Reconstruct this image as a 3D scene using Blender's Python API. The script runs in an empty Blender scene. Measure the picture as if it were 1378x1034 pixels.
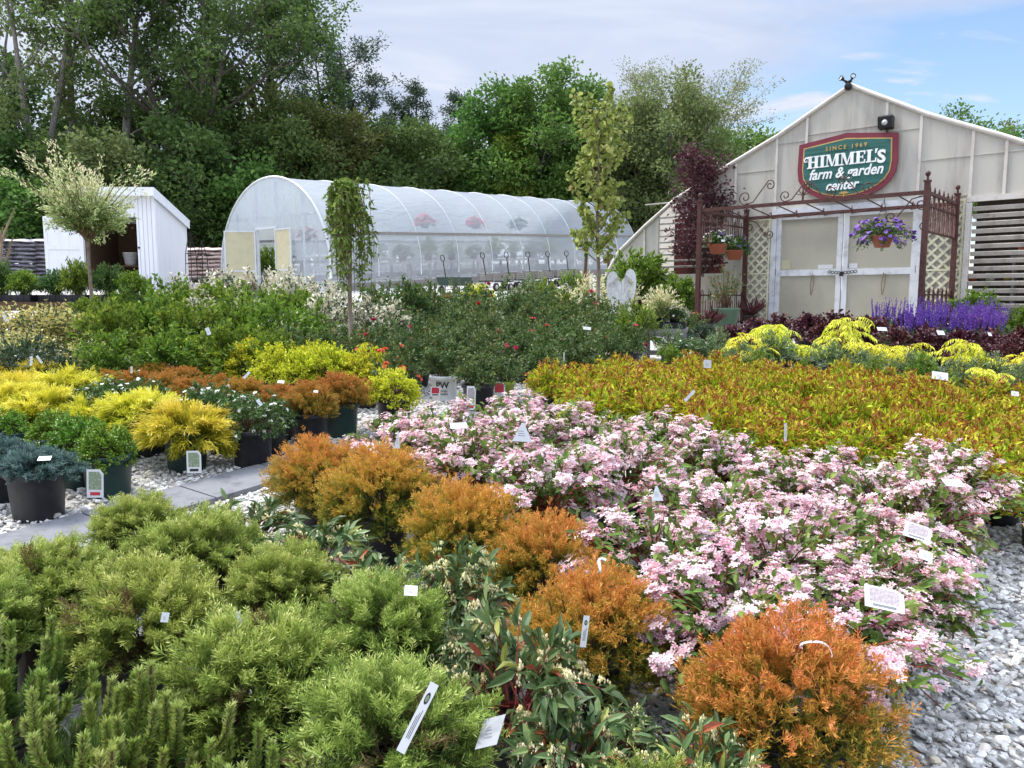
import bpy, math, random
import numpy as np
from mathutils import Vector, Matrix
PI = math.pi
rng = np.random.default_rng(11)
random.seed(5)
scene = bpy.context.scene
COL = scene.collection
SLOPE = 0.07
EYE = 1.55
F_PX = 1040.0
PITCH = math.atan(117 / 1040)


def gz(x, y):
    return SLOPE * min(y, 80.0)


def at(px, py, h=0.0):
    """the spot on the sloping ground under the thing seen at this pixel, h metres up"""
    u = (px - 689) / F_PX
    v = -(py - 517) / F_PX
    d = (u, math.cos(PITCH) + v * math.sin(PITCH), -math.sin(PITCH) + v * math.cos(PITCH))
    t = (EYE - h) / (SLOPE * d[1] - d[2])
    return t * d[0], t * d[1]


# ---------------------------------------------------------------- materials
def nt(name):
    m = bpy.data.materials.new(name)
    m.use_nodes = True
    n = m.node_tree.nodes
    n.clear()
    return m, n, m.node_tree.links


def ramp_node(n, stops):
    r = n.new('ShaderNodeValToRGB')
    e = r.color_ramp.elements
    while len(e) > 1:
        e.remove(e[0])
    e[0].position = stops[0][0]
    e[0].color = (*stops[0][1], 1)
    for p, c in stops[1:]:
        k = e.new(p)
        k.color = (*c, 1)
    return r


def leaf_mat(name, stops, rough=0.5, trans=0.3, vlo=0.85, vhi=1.5, spec=0.25):
    m, n, l = nt(name)
    a = n.new('ShaderNodeAttribute')
    a.attribute_name = 'tint'
    sp = n.new('ShaderNodeSeparateColor')
    l.new(a.outputs['Color'], sp.inputs[0])
    r = ramp_node(n, stops)
    l.new(sp.outputs[0], r.inputs[0])
    mr = n.new('ShaderNodeMapRange')
    mr.inputs[3].default_value = vlo
    mr.inputs[4].default_value = vhi
    l.new(sp.outputs[1], mr.inputs[0])
    oi = n.new('ShaderNodeObjectInfo')
    mo = n.new('ShaderNodeMapRange')
    mo.inputs[3].default_value = 0.485
    mo.inputs[4].default_value = 0.515
    l.new(oi.outputs['Random'], mo.inputs[0])
    h = n.new('ShaderNodeHueSaturation')
    l.new(mo.outputs[0], h.inputs['Hue'])
    l.new(mr.outputs[0], h.inputs['Value'])
    l.new(r.outputs[0], h.inputs['Color'])
    p = n.new('ShaderNodeBsdfPrincipled')
    p.inputs['Roughness'].default_value = rough
    p.inputs['Specular IOR Level'].default_value = spec
    l.new(h.outputs[0], p.inputs['Base Color'])
    t = n.new('ShaderNodeBsdfTranslucent')
    l.new(h.outputs[0], t.inputs['Color'])
    mx = n.new('ShaderNodeMixShader')
    mx.inputs[0].default_value = trans
    l.new(p.outputs[0], mx.inputs[1])
    l.new(t.outputs[0], mx.inputs[2])
    o = n.new('ShaderNodeOutputMaterial')
    l.new(mx.outputs[0], o.inputs[0])
    return m


def mat(name, col, rough=0.6, metal=0.0, spec=0.4, var=0.12, scale=6.0, bump=0.0, bscale=60.0, stretch=(1, 1, 1), col2=None, trans=0.0):
    """plain surface broken up with two noises; col2 adds stains"""
    m, n, l = nt(name)
    tc = n.new('ShaderNodeTexCoord')
    mp = n.new('ShaderNodeMapping')
    mp.inputs['Scale'].default_value = stretch
    l.new(tc.outputs['Object'], mp.inputs[0])
    nz = n.new('ShaderNodeTexNoise')
    nz.inputs['Scale'].default_value = scale
    nz.inputs['Detail'].default_value = 6
    nz.inputs['Roughness'].default_value = 0.65
    l.new(mp.outputs[0], nz.inputs['Vector'])
    c2 = col2 if col2 else tuple(c * (1 - 2.2 * var) for c in col)
    r = ramp_node(n, [(0.32, c2), (0.5, col), (0.72, tuple(min(1, c * (1 + var)) for c in col))])
    l.new(nz.outputs[0], r.inputs[0])
    p = n.new('ShaderNodeBsdfPrincipled')
    p.inputs['Roughness'].default_value = rough
    p.inputs['Metallic'].default_value = metal
    p.inputs['Specular IOR Level'].default_value = spec
    l.new(r.outputs[0], p.inputs['Base Color'])
    if bump > 0:
        nb = n.new('ShaderNodeTexNoise')
        nb.inputs['Scale'].default_value = bscale
        nb.inputs['Detail'].default_value = 4
        l.new(mp.outputs[0], nb.inputs['Vector'])
        b = n.new('ShaderNodeBump')
        b.inputs['Strength'].default_value = bump
        b.inputs['Distance'].default_value = 0.02
        l.new(nb.outputs[0], b.inputs['Height'])
        l.new(b.outputs[0], p.inputs['Normal'])
    o = n.new('ShaderNodeOutputMaterial')
    if trans > 0:
        t = n.new('ShaderNodeBsdfTranslucent')
        l.new(r.outputs[0], t.inputs['Color'])
        mx = n.new('ShaderNodeMixShader')
        mx.inputs[0].default_value = trans
        l.new(p.outputs[0], mx.inputs[1])
        l.new(t.outputs[0], mx.inputs[2])
        l.new(mx.outputs[0], o.inputs[0])
    else:
        l.new(p.outputs[0], o.inputs[0])
    return m


# ---------------------------------------------------------------- objects
def tag(o, label=None, cat=None, group=None, kind=None):
    if label:
        o['label'] = label
    if cat:
        o['category'] = cat
    if group:
        o['group'] = group
    if kind:
        o['kind'] = kind
    return o


def thing(name, label, cat, loc=(0, 0, 0), rz=0.0, group=None):
    o = bpy.data.objects.new(name, None)
    COL.objects.link(o)
    o.location = loc
    o.rotation_euler = (0, 0, rz)
    o.empty_display_size = 0.1
    return tag(o, label, cat, group)


def link(name, me, parent=None):
    o = bpy.data.objects.new(name, me)
    COL.objects.link(o)
    if parent:
        o.parent = parent
    return o


class Geo:
    """numpy mesh collector: quads and tris, a tint per vertex"""
    def __init__(s):
        s.v = []; s.q = []; s.t = []; s.c = []; s.qm = []; s.tm = []; s.n = 0

    def add(s, V, Q=None, T=None, C=None, m=0):
        V = np.asarray(V, float).reshape(-1, 3)
        k = len(V)
        s.v.append(V)
        if C is None:
            C = np.full((k, 2), 0.5)
        s.c.append(np.asarray(C, float).reshape(-1, 2))
        if Q is not None and len(Q):
            Q = np.asarray(Q, int).reshape(-1, 4)
            s.q.append(Q + s.n); s.qm.append(np.full(len(Q), m))
        if T is not None and len(T):
            T = np.asarray(T, int).reshape(-1, 3)
            s.t.append(T + s.n); s.tm.append(np.full(len(T), m))
        s.n += k

    def mesh(s, name, mats, smooth=False):
        V = np.concatenate(s.v)
        C = np.concatenate(s.c)
        Q = np.concatenate(s.q) if s.q else np.zeros((0, 4), int)
        T = np.concatenate(s.t) if s.t else np.zeros((0, 3), int)
        mi = np.concatenate((s.qm or []) + (s.tm or []))
        me = bpy.data.meshes.new(name)
        me.vertices.add(len(V))
        me.vertices.foreach_set('co', V.astype(np.float32).ravel())
        me.loops.add(Q.size + T.size)
        me.loops.foreach_set('vertex_index', np.concatenate([Q.ravel(), T.ravel()]).astype(np.int32))
        nf = len(Q) + len(T)
        me.polygons.add(nf)
        st = np.concatenate([np.arange(len(Q)) * 4, len(Q) * 4 + np.arange(len(T)) * 3])
        me.polygons.foreach_set('loop_start', st.astype(np.int32))
        me.polygons.foreach_set('material_index', mi.astype(np.int32))
        me.polygons.foreach_set('use_smooth', np.full(nf, smooth))
        for m in mats:
            me.materials.append(m)
        at_ = me.attributes.new('tint', 'FLOAT_COLOR', 'POINT')
        c4 = np.ones((len(V), 4), np.float32)
        c4[:, :2] = C
        at_.data.foreach_set('color', c4.ravel())
        me.update(calc_edges=True)
        return me

    def build(s, name, mats, parent=None, smooth=False):
        return link(name, s.mesh(name, mats if isinstance(mats, (list, tuple)) else [mats], smooth), parent)


class MB:
    """list mesh collector for built things: boxes, bars, prisms, lathes"""
    def __init__(s):
        s.v = []; s.f = []; s.m = []; s.sm = []

    def raw(s, V, Fs, m=0, sm=False):
        b = len(s.v)
        s.v += [tuple(v) for v in V]
        for f in Fs:
            s.f.append([i + b for i in f]); s.m.append(m); s.sm.append(sm)

    def box(s, x0, x1, y0, y1, z0, z1, m=0, M=None):
        V = [(x, y, z) for z in (z0, z1) for (x, y) in ((x0, y0), (x1, y0), (x1, y1), (x0, y1))]
        if M is not None:
            V = [tuple(M @ Vector(v)) for v in V]
        s.raw(V, [(3, 2, 1, 0), (4, 5, 6, 7), (0, 1, 5, 4), (1, 2, 6, 5), (2, 3, 7, 6), (3, 0, 4, 7)], m)

    def bar(s, a, b, w, h=None, m=0, up=(0, 0, 1)):
        a, b = Vector(a), Vector(b)
        h = h or w
        d = (b - a).normalized()
        u = Vector(up)
        if abs(d.dot(u)) > 0.98:
            u = Vector((1, 0, 0))
        r = d.cross(u).normalized()
        u = r.cross(d)
        V = []
        for p in (a, b):
            for i, j in ((-1, -1), (1, -1), (1, 1), (-1, 1)):
                V.append(tuple(p + r * (i * w / 2) + u * (j * h / 2)))
        s.raw(V, [(3, 2, 1, 0), (4, 5, 6, 7), (0, 1, 5, 4), (1, 2, 6, 5), (2, 3, 7, 6), (3, 0, 4, 7)], m)

    def tube(s, pts, r, n=8, m=0, cap=True, closed=False):
        pts = [Vector(p) for p in pts]
        rs = r if isinstance(r, (list, tuple)) else [r] * len(pts)
        V = []
        ref = None
        N = len(pts)
        for i, p in enumerate(pts):
            if closed:
                d = (pts[(i + 1) % N] - pts[i - 1]).normalized()
            else:
                d = (pts[min(i + 1, N - 1)] - pts[max(i - 1, 0)]).normalized()
            if ref is None:
                ref = Vector((0, 0, 1)) if abs(d.z) < 0.9 else Vector((1, 0, 0))
            a = d.cross(ref).normalized()
            b = a.cross(d)
            ref = b
            for k in range(n):
                t = 2 * PI * k / n
                V.append(tuple(p + (a * math.cos(t) + b * math.sin(t)) * rs[i]))
        Fs = []
        for i in range(N if closed else N - 1):
            j = (i + 1) % N
            for k in range(n):
                k2 = (k + 1) % n
                Fs.append((i * n + k, i * n + k2, j * n + k2, j * n + k))
        s.raw(V, Fs, m, True)
        if cap and not closed:
            b = len(s.v) - len(V)
            s.f.append([b + k for k in range(n)]); s.m.append(m); s.sm.append(False)
            s.f.append([b + (N - 1) * n + n - 1 - k for k in range(n)]); s.m.append(m); s.sm.append(False)

    def prism(s, pts, y0, y1, m=0, axis='y'):
        """outline in the xz plane pushed from y0 to y1"""
        n = len(pts)
        if axis == 'y':
            V = [(x, y0, z) for x, z in pts] + [(x, y1, z) for x, z in pts]
        elif axis == 'x':
            V = [(y0, x, z) for x, z in pts] + [(y1, x, z) for x, z in pts]
        else:
            V = [(x, z, y0) for x, z in pts] + [(x, z, y1) for x, z in pts]
        Fs = [list(range(n)), list(range(2 * n - 1, n - 1, -1))]
        Fs += [(i + n, (i + 1) % n + n, (i + 1) % n, i) for i in range(n)]
        s.raw(V, Fs, m)

    def lathe(s, prof, n=24, m=0, c=(0, 0, 0), sm=True):
        V = [(c[0] + r * math.cos(2 * PI * k / n), c[1] + r * math.sin(2 * PI * k / n), c[2] + z) for r, z in prof for k in range(n)]
        Fs = []
        for i in range(len(prof) - 1):
            for k in range(n):
                k2 = (k + 1) % n
                Fs.append((i * n + k, i * n + k2, (i + 1) * n + k2, (i + 1) * n + k))
        s.raw(V, Fs, m, sm)

    def disc(s, r, z, n=24, m=0, c=(0, 0)):
        s.raw([(c[0] + r * math.cos(2 * PI * k / n), c[1] + r * math.sin(2 * PI * k / n), z) for k in range(n)], [list(range(n))], m)

    def ball(s, c, r, m=0, sx=1, sy=1, sz=1, n=10):
        prof = [(max(1e-4, math.sin(PI * i / n)) * r, -math.cos(PI * i / n) * r) for i in range(n + 1)]
        b = len(s.v)
        s.lathe(prof, 12, m)
        s.v[b:] = [(c[0] + x * sx, c[1] + y * sy, c[2] + z * sz) for x, y, z in s.v[b:]]

    def mesh(s, name, mats):
        me = bpy.data.meshes.new(name)
        me.from_pydata(s.v, [], s.f)
        for mm in (mats if isinstance(mats, (list, tuple)) else [mats]):
            me.materials.append(mm)
        me.polygons.foreach_set('material_index', np.array(s.m, np.int32))
        me.polygons.foreach_set('use_smooth', np.array(s.sm, bool))
        me.update()
        return me

    def build(s, name, mats, parent=None):
        return link(name, s.mesh(name, mats), parent)


def text_mb(txt, size, depth=0.004, shear=0.0, bold=0.0, align='CENTER', sx=1.0):
    """lettering as a solid mesh lying in xy, returned as vertices and faces"""
    cu = bpy.data.curves.new('lettering_curve', 'FONT')
    cu.body = txt
    cu.size = size
    cu.extrude = depth
    cu.shear = shear
    cu.offset = bold
    cu.align_x = align
    cu.resolution_u = 3
    ob = bpy.data.objects.new('lettering_curve', cu)
    COL.objects.link(ob)
    dg = bpy.context.evaluated_depsgraph_get()
    me = bpy.data.meshes.new_from_object(ob.evaluated_get(dg))
    V = [(v.co.x * sx, v.co.y, v.co.z) for v in me.vertices]
    Fs = [list(p.vertices) for p in me.polygons]
    bpy.data.objects.remove(ob)
    bpy.data.curves.remove(cu)
    bpy.data.meshes.remove(me)
    return V, Fs


# ---------------------------------------------------------------- foliage kit (numpy)
def unit(v):
    return v / np.maximum(1e-9, np.linalg.norm(v, axis=-1, keepdims=True))


def rdir(n):
    return unit(rng.normal(size=(n, 3)))


LEAF = {
    0: ([(0, 0, 0), (.45, .5, .08), (1, 0, -.1), (.45, -.5, .08)], [(0, 3, 2, 1)], []),
    1: ([(0, 0, 0), (.42, .5, .1), (1, 0, -.14), (.42, -.5, .1), (.5, 0, -.03)], [(0, 4, 2, 1), (0, 3, 2, 4)], []),
    2: ([(0, 0, 0), (.28, .42, .07), (.66, .4, .02), (1, 0, -.2), (.66, -.4, .02), (.28, -.42, .07), (.3, 0, 0), (.66, 0, -.06)],
        [(6, 7, 2, 1), (5, 4, 7, 6)], [(0, 6, 1), (0, 5, 6), (7, 3, 2), (4, 3, 7)]),
}


def leaves(g, P, D, L, W, r, kind=1, up=0.6, m=0, vr=None):
    n = len(P)
    if n == 0:
        return
    tv, qs, ts = LEAF[kind]
    T = np.array(tv)
    k = len(T)
    N = unit(rdir(n) * (1 - up) + np.array([0, 0, up]))
    S = unit(np.cross(D, N))
    N = np.cross(S, D)
    L = np.broadcast_to(np.asarray(L, float), (n,))[:, None, None]
    W = np.broadcast_to(np.asarray(W, float), (n,))[:, None, None]
    bend = rng.uniform(0.3, 2.0, (n, 1, 1))
    V = P[:, None] + D[:, None] * T[None, :, 0:1] * L + S[:, None] * T[None, :, 1:2] * W + N[:, None] * T[None, :, 2:3] * L * bend
    off = (np.arange(n) * k)[:, None]
    Q = (np.array(qs)[None] + off[:, :, None]).reshape(-1, 4) if qs else None
    Tt = (np.array(ts)[None] + off[:, :, None]).reshape(-1, 3) if ts else None
    g_ = rng.random(n) if vr is None else vr
    C = np.repeat(np.stack([np.clip(r, 0, 1), g_], 1), k, 0)
    g.add(V, Q, Tt, C, m)


def sprays(g, P, D, L, K, w, r, m=0, spread=(35, 60), tipgain=0.25, flat=0.35):
    """conifer branchlets: an axis strip with K tapered side twigs"""
    n = len(P)
    N = rdir(n)
    S = unit(np.cross(D, N))
    N = np.cross(S, D)
    L = np.broadcast_to(np.asarray(L, float), (n,))
    k = np.arange(K)
    tk = (k + 0.6) / (K + 0.4)
    side = np.where(k % 2 == 0, 1.0, -1.0)
    ang = np.radians(rng.uniform(*spread, (n, K)))
    ang[:, -1] *= 0.15
    base = P[:, None] + D[:, None] * (L[:, None] * tk[None])[..., None]
    dr = D[:, None] * np.cos(ang)[..., None] + S[:, None] * (np.sin(ang) * side)[..., None] + N[:, None] * rng.normal(0, flat, (n, K))[..., None]
    dr = unit(dr)
    ln = L[:, None] * (0.62 * (1 - tk[None]) + 0.22) * rng.uniform(.7, 1.3, (n, K))
    wd = unit(np.cross(dr, rdir(n * K).reshape(n, K, 3)))
    tip = base + dr * ln[..., None]
    mid = base + dr * (ln * 0.55)[..., None]
    a = base - wd * w * .35
    b = mid - wd * w * .5
    c = tip
    d = mid + wd * w * .5
    V = np.stack([a, b, c, d], 2)
    Q = np.arange(n * K * 4).reshape(-1, 4)
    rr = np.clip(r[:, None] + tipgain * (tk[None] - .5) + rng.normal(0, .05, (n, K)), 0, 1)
    vv = np.repeat(rng.random(n)[:, None], K, 1) * .6 + rng.random((n, K)) * .4
    C = np.repeat(np.stack([rr, vv], -1).reshape(-1, 2), 4, 0)
    g.add(V, Q, None, C, m)
    ax = unit(np.cross(D, rdir(n)))
    V = np.stack([P - ax * w * .4, P + D * L[:, None] - ax * w * .15, P + D * L[:, None] + ax * w * .15, P + ax * w * .4], 1)
    C = np.repeat(np.stack([np.clip(r - .1, 0, 1), rng.random(n)], 1), 4, 0)
    g.add(V, np.arange(n * 4).reshape(-1, 4), None, C, m)


def bez(A, B, Cc, t):
    t = t[..., None]
    return (1 - t) ** 2 * A + 2 * t * (1 - t) * B + t * t * Cc


def stems(g, A, B, Cc, r0, r1, m=0, seg=4, rr=0.5):
    """many thin curved stems, three-sided"""
    n = len(A)
    ts = np.linspace(0, 1, seg + 1)
    P = np.stack([bez(A, B, Cc, np.full(n, t)) for t in ts], 1)
    d = unit(np.gradient(P, axis=1))
    s = unit(np.cross(d, rdir(n)[:, None]))
    u = np.cross(s, d)
    rad = np.linspace(r0, r1, seg + 1)[None, :, None]
    ring = [P + (s * math.cos(a) + u * math.sin(a)) * rad for a in (0, 2.094, 4.189)]
    V = np.stack(ring, 2)
    idx = np.arange(n * (seg + 1) * 3).reshape(n, seg + 1, 3)
    Q = []
    for k in range(3):
        k2 = (k + 1) % 3
        Q.append(np.stack([idx[:, :-1, k], idx[:, :-1, k2], idx[:, 1:, k2], idx[:, 1:, k]], -1).reshape(-1, 4))
    C = np.repeat(np.stack([np.full(n, rr), rng.random(n)], 1), (seg + 1) * 3, 0)
    g.add(V, np.concatenate(Q), None, C, m)


def stars(g, P, N, size, r, pet=5, cup=.25, width=.5, m=0, vr=None, layers=1):
    n = len(P)
    if n == 0:
        return
    A = unit(np.cross(N, rdir(n)))
    B = np.cross(N, A)
    size = np.broadcast_to(np.asarray(size, float), (n,))
    vr = rng.random(n) if vr is None else vr
    for la in range(layers):
        sc = 1 - .28 * la
        cu = cup + .45 * la
        th = np.arange(pet) * 2 * PI / pet + la * .6
        dr = A[:, None] * np.cos(th)[None, :, None] + B[:, None] * np.sin(th)[None, :, None]
        sd = -A[:, None] * np.sin(th)[None, :, None] + B[:, None] * np.cos(th)[None, :, None]
        s = (size * sc)[:, None, None] * rng.uniform(.85, 1.15, (n, pet, 1))
        Pn = P[:, None] + N[:, None] * size[:, None, None] * .08 * la
        Nn = N[:, None]
        V = np.stack([Pn + dr * 0, Pn + dr * s * .55 + sd * s * width * .55 + Nn * s * cu * .6, Pn + dr * s + Nn * s * cu, Pn + dr * s * .55 - sd * s * width * .55 + Nn * s * cu * .6], 2)
        C = np.stack([np.repeat(np.clip(np.stack([r - .45, r, r, r], 1), 0, 1)[:, None], pet, 1), np.repeat(np.repeat(vr[:, None], 4, 1)[:, None], pet, 1)], -1)
        g.add(V, np.arange(n * pet * 4).reshape(-1, 4), None, C, m)


def lumps(D, k=16, amp=.16, pw=10):
    c = rdir(k)
    a = rng.uniform(-.5, 1, k) * amp
    return 1 + (np.maximum(0, D @ c.T) ** pw) @ a


def dome(n, zmin=-.3):
    D = rdir(int(n * 2.2) + 50)
    D = D[D[:, 2] > zmin]
    return D[:n]

# ================================================================ materials for built things
M = {}
M['film_frame'] = mat('galvanised_pipe', (.62, .64, .66), .45, .3, var=.05)
M['white_paint'] = mat('white_paint', (.80, .81, .84), .55, var=.03, scale=2, bump=.1, bscale=30, stretch=(6, 6, .4), col2=(.72, .72, .75))
M['door_paint'] = mat('weathered_white_paint', (.62, .63, .65), .5, var=.1, scale=5, col2=(.42, .42, .42))
M['polycarb'] = mat('cloudy_polycarbonate', (.66, .63, .56), .35, spec=.5, var=.07, scale=1.3, col2=(.47, .44, .385), stretch=(2.5, 2, .35), trans=.3)
M['poly_frame'] = mat('cream_trim', (.60, .56, .51), .5, var=.08, scale=4, col2=(.5, .43, .37))
M['door_panel'] = mat('cloudy_beige_sheet', (.46, .43, .34), .22, spec=.5, var=.06, scale=.9, col2=(.39, .36, .28), trans=.15)
M['tan_board'] = mat('tan_board', (.50, .46, .30), .6, var=.06, scale=3)
M['grey_wood'] = mat('grey_lumber', (.24, .22, .2), .8, var=.15, scale=8, stretch=(4, 4, .5), bump=.3)
M['brown_wood'] = mat('brown_wood', (.12, .07, .04), .8, var=.2, scale=6, stretch=(5, 5, .5), bump=.3)
M['interior_shade'] = mat('painted_interior_shade', (.06, .045, .035), .85, var=.2, scale=5, stretch=(5, 5, .5))  # near black brown that paints the dimness inside the greenhouse
M['rust_iron'] = mat('rusty_brown_iron', (.085, .034, .028), .6, .2, var=.25, scale=14, col2=(.05, .018, .016), bump=.25, bscale=120)
M['black_metal'] = mat('black_metal', (.018, .018, .02), .4, .2)
M['black_plastic'] = mat('black_pot_plastic', (.014, .014, .017), .42, var=.2, scale=9, spec=.45, col2=(.03, .03, .03))
M['green_plastic'] = mat('dark_green_pot_plastic', (.010, .040, .033), .42, var=.15, scale=9, spec=.45)
M['white_plastic'] = mat('white_pot_plastic', (.70, .71, .72), .4, var=.06, scale=7, col2=(.52, .5, .46))
M['shaded_pot_grey_tag'] = mat('shaded_white_pot_and_grey_tag', (.30, .31, .33), .45, var=.08, scale=7)  # white pot plastic with shade mixed into its colour; grey tag shares it
M['lime_plastic'] = mat('lime_pot_plastic', (.33, .42, .05), .4, var=.08, scale=7)
M['terracotta'] = mat('terracotta_plastic', (.36, .11, .055), .6, var=.1)
M['glaze_green'] = mat('green_glaze', (.07, .13, .075), .35, var=.15, scale=5)
M['soil'] = mat('potting_soil', (.035, .024, .017), .95, var=.3, scale=40, bump=.8, bscale=90)
M['black_print'] = mat('black_print', (.02, .02, .02), .5)
M['red_print'] = mat('red_print', (.45, .03, .05), .5)
M['tag_white'] = mat('tag_white', (.60, .61, .62), .35, var=.03)
M['tag_photo'] = mat('tag_picture_print', (.16, .22, .12), .3, var=.35, scale=60, col2=(.5, .45, .45))
M['tag_pink'] = mat('tag_pink_picture_print', (.34, .29, .30), .3, var=.4, scale=90, col2=(.16, .17, .16))
M['sign_red'] = mat('sign_burgundy', (.19, .028, .045), .5, var=.1)
M['sign_green'] = mat('sign_green_boards', (.025, .125, .105), .55, var=.2, scale=4, stretch=(.6, 1, 8), col2=(.015, .07, .06), bump=.2)
M['sign_gold'] = mat('sign_gold', (.55, .36, .12), .5, var=.1)
M['sign_white'] = mat('sign_white', (.85, .85, .84), .5, var=.03)
M['lattice'] = mat('cream_lattice', (.66, .63, .45), .6, var=.08)
M['slat'] = mat('pale_grey_slat', (.50, .46, .42), .6, var=.12, col2=(.33, .3, .27))
M['bag_grey'] = mat('grey_bag_plastic', (.30, .29, .33), .35, var=.5, scale=5, col2=(.06, .05, .07))
M['bag_pink'] = mat('pale_pink_bag_plastic', (.62, .5, .46), .4, var=.2, scale=5, col2=(.35, .22, .2))
M['statue'] = mat('white_cast_stone', (.70, .70, .69), .7, var=.1, scale=20, col2=(.5, .49, .47), bump=.5, bscale=60)
M['rubber'] = mat('rubber', (.03, .03, .03), .8)
M['rim_cream'] = mat('cream_wheel_rim', (.5, .47, .4), .5)
M['glass_lens'] = mat('lamp_glass', (.55, .56, .58), .15, spec=.6)
M['slab'] = mat('grey_paving_slab', (.17, .175, .185), .85, var=.12, scale=9, bump=.3, bscale=90, col2=(.11, .11, .115))
M['concrete'] = mat('concrete', (.36, .35, .33), .9, var=.12, scale=4, bump=.3)


def gravel_ground():
    m, n, l = nt('gravel_bed')
    tc = n.new('ShaderNodeTexCoord')
    v = n.new('ShaderNodeTexVoronoi')
    v.inputs['Scale'].default_value = 34
    l.new(tc.outputs['Object'], v.inputs['Vector'])
    ve = n.new('ShaderNodeTexVoronoi')
    ve.feature = 'DISTANCE_TO_EDGE'
    ve.inputs['Scale'].default_value = 34
    l.new(tc.outputs['Object'], ve.inputs['Vector'])
    sp = n.new('ShaderNodeSeparateColor')
    l.new(v.outputs['Color'], sp.inputs[0])
    r = ramp_node(n, [(0, (.34, .335, .32)), (.4, (.49, .485, .465)), (.75, (.60, .59, .565)), (.93, (.54, .48, .39)), (1, (.66, .65, .63))])
    l.new(sp.outputs[0], r.inputs[0])
    nz = n.new('ShaderNodeTexNoise')
    nz.inputs['Scale'].default_value = .5
    l.new(tc.outputs['Object'], nz.inputs['Vector'])
    mx = n.new('ShaderNodeMixRGB')
    mx.blend_type = 'MULTIPLY'
    mx.inputs[0].default_value = .5
    rr = ramp_node(n, [(.35, (.7, .68, .64)), (.6, (1, 1, 1))])
    l.new(nz.outputs[0], rr.inputs[0])
    l.new(r.outputs[0], mx.inputs[1])
    l.new(rr.outputs[0], mx.inputs[2])
    p = n.new('ShaderNodeBsdfPrincipled')
    p.inputs['Roughness'].default_value = .85
    l.new(mx.outputs[0], p.inputs['Base Color'])
    b = n.new('ShaderNodeBump')
    b.inputs['Strength'].default_value = .9
    b.inputs['Distance'].default_value = .012
    mr = n.new('ShaderNodeMapRange')
    mr.inputs[2].default_value = .35
    l.new(ve.outputs['Distance'], mr.inputs[0])
    l.new(mr.outputs[0], b.inputs['Height'])
    l.new(b.outputs[0], p.inputs['Normal'])
    o = n.new('ShaderNodeOutputMaterial')
    l.new(p.outputs[0], o.inputs[0])
    return m


M['gravel'] = gravel_ground()
M['stone'] = leaf_mat('gravel_stone', [(0, (.42, .41, .385)), (.4, (.61, .595, .565)), (.75, (.73, .715, .68)), (.9, (.80, .785, .75)), (1, (.63, .54, .42))], rough=.85, trans=0, vlo=.85, vhi=1.2)


def film_mat(name, see, tint=(.72, .77, .82)):
    m, n, l = nt(name)
    tc = n.new('ShaderNodeTexCoord')
    mp = n.new('ShaderNodeMapping')
    mp.inputs['Scale'].default_value = (3.2, .55, .8)
    mp.inputs['Rotation'].default_value = (.3, .5, .4)
    l.new(tc.outputs['Object'], mp.inputs[0])
    nz = n.new('ShaderNodeTexNoise')
    nz.inputs['Scale'].default_value = 2.2
    nz.inputs['Detail'].default_value = 6
    nz.inputs['Distortion'].default_value = 1.2
    l.new(mp.outputs[0], nz.inputs['Vector'])
    b = n.new('ShaderNodeBump')
    b.inputs['Strength'].default_value = .7
    b.inputs['Distance'].default_value = .16
    l.new(nz.outputs[0], b.inputs['Height'])
    d = n.new('ShaderNodeBsdfPrincipled')
    d.inputs['Base Color'].default_value = (*tint, 1)
    d.inputs['Roughness'].default_value = .28
    d.inputs['Specular IOR Level'].default_value = .6
    l.new(b.outputs[0], d.inputs['Normal'])
    t = n.new('ShaderNodeBsdfTranslucent')
    t.inputs['Color'].default_value = (*tint, 1)
    mx = n.new('ShaderNodeMixShader')
    mx.inputs[0].default_value = .45
    l.new(d.outputs[0], mx.inputs[1])
    l.new(t.outputs[0], mx.inputs[2])
    tr = n.new('ShaderNodeBsdfTransparent')
    tr.inputs['Color'].default_value = (.93, .95, .97, 1)
    m2 = n.new('ShaderNodeMixShader')
    m2.inputs[0].default_value = see
    l.new(mx.outputs[0], m2.inputs[1])
    l.new(tr.outputs[0], m2.inputs[2])
    o = n.new('ShaderNodeOutputMaterial')
    l.new(m2.outputs[0], o.inputs[0])
    return m


M['film'] = film_mat('greenhouse_film', .54, (.74, .79, .84))
M['film_low'] = film_mat('side_curtain_film', .62, (.78, .82, .86))

# ================================================================ ground, path, gravel
g = MB()
ys = [-40, 0, 20, 40, 80, 420]
for a, b in zip(ys[:-1], ys[1:]):
    g.raw([(-300, a, gz(0, a)), (300, a, gz(0, a)), (300, b, gz(0, b)), (-300, b, gz(0, b))], [(0, 1, 2, 3)])
tag(g.build('ground', M['gravel']), kind='structure')

g = MB()
pa, pb = Vector((-4.55, 1.36)), Vector((0.35, 8.2))
dv = (pb - pa).normalized()
nv = Vector((dv.y, -dv.x))
Lp = (pb - pa).length
k = 0.0
while k < Lp:
    e = min(Lp, k + .60)
    c = [pa + dv * (k + .006), pa + dv * (e - .006)]
    q = [c[0], c[1], c[1] + nv * .40, c[0] + nv * .40]
    g.raw([(p.x, p.y, gz(0, p.y) + .004) for p in q] + [(p.x, p.y, gz(0, p.y) + .034) for p in q],
          [(4, 7, 6, 5), (0, 1, 5, 4), (1, 2, 6, 5), (2, 3, 7, 6), (3, 0, 4, 7)])
    k = e
tag(g.build('path', M['slab']), kind='structure')

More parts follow.
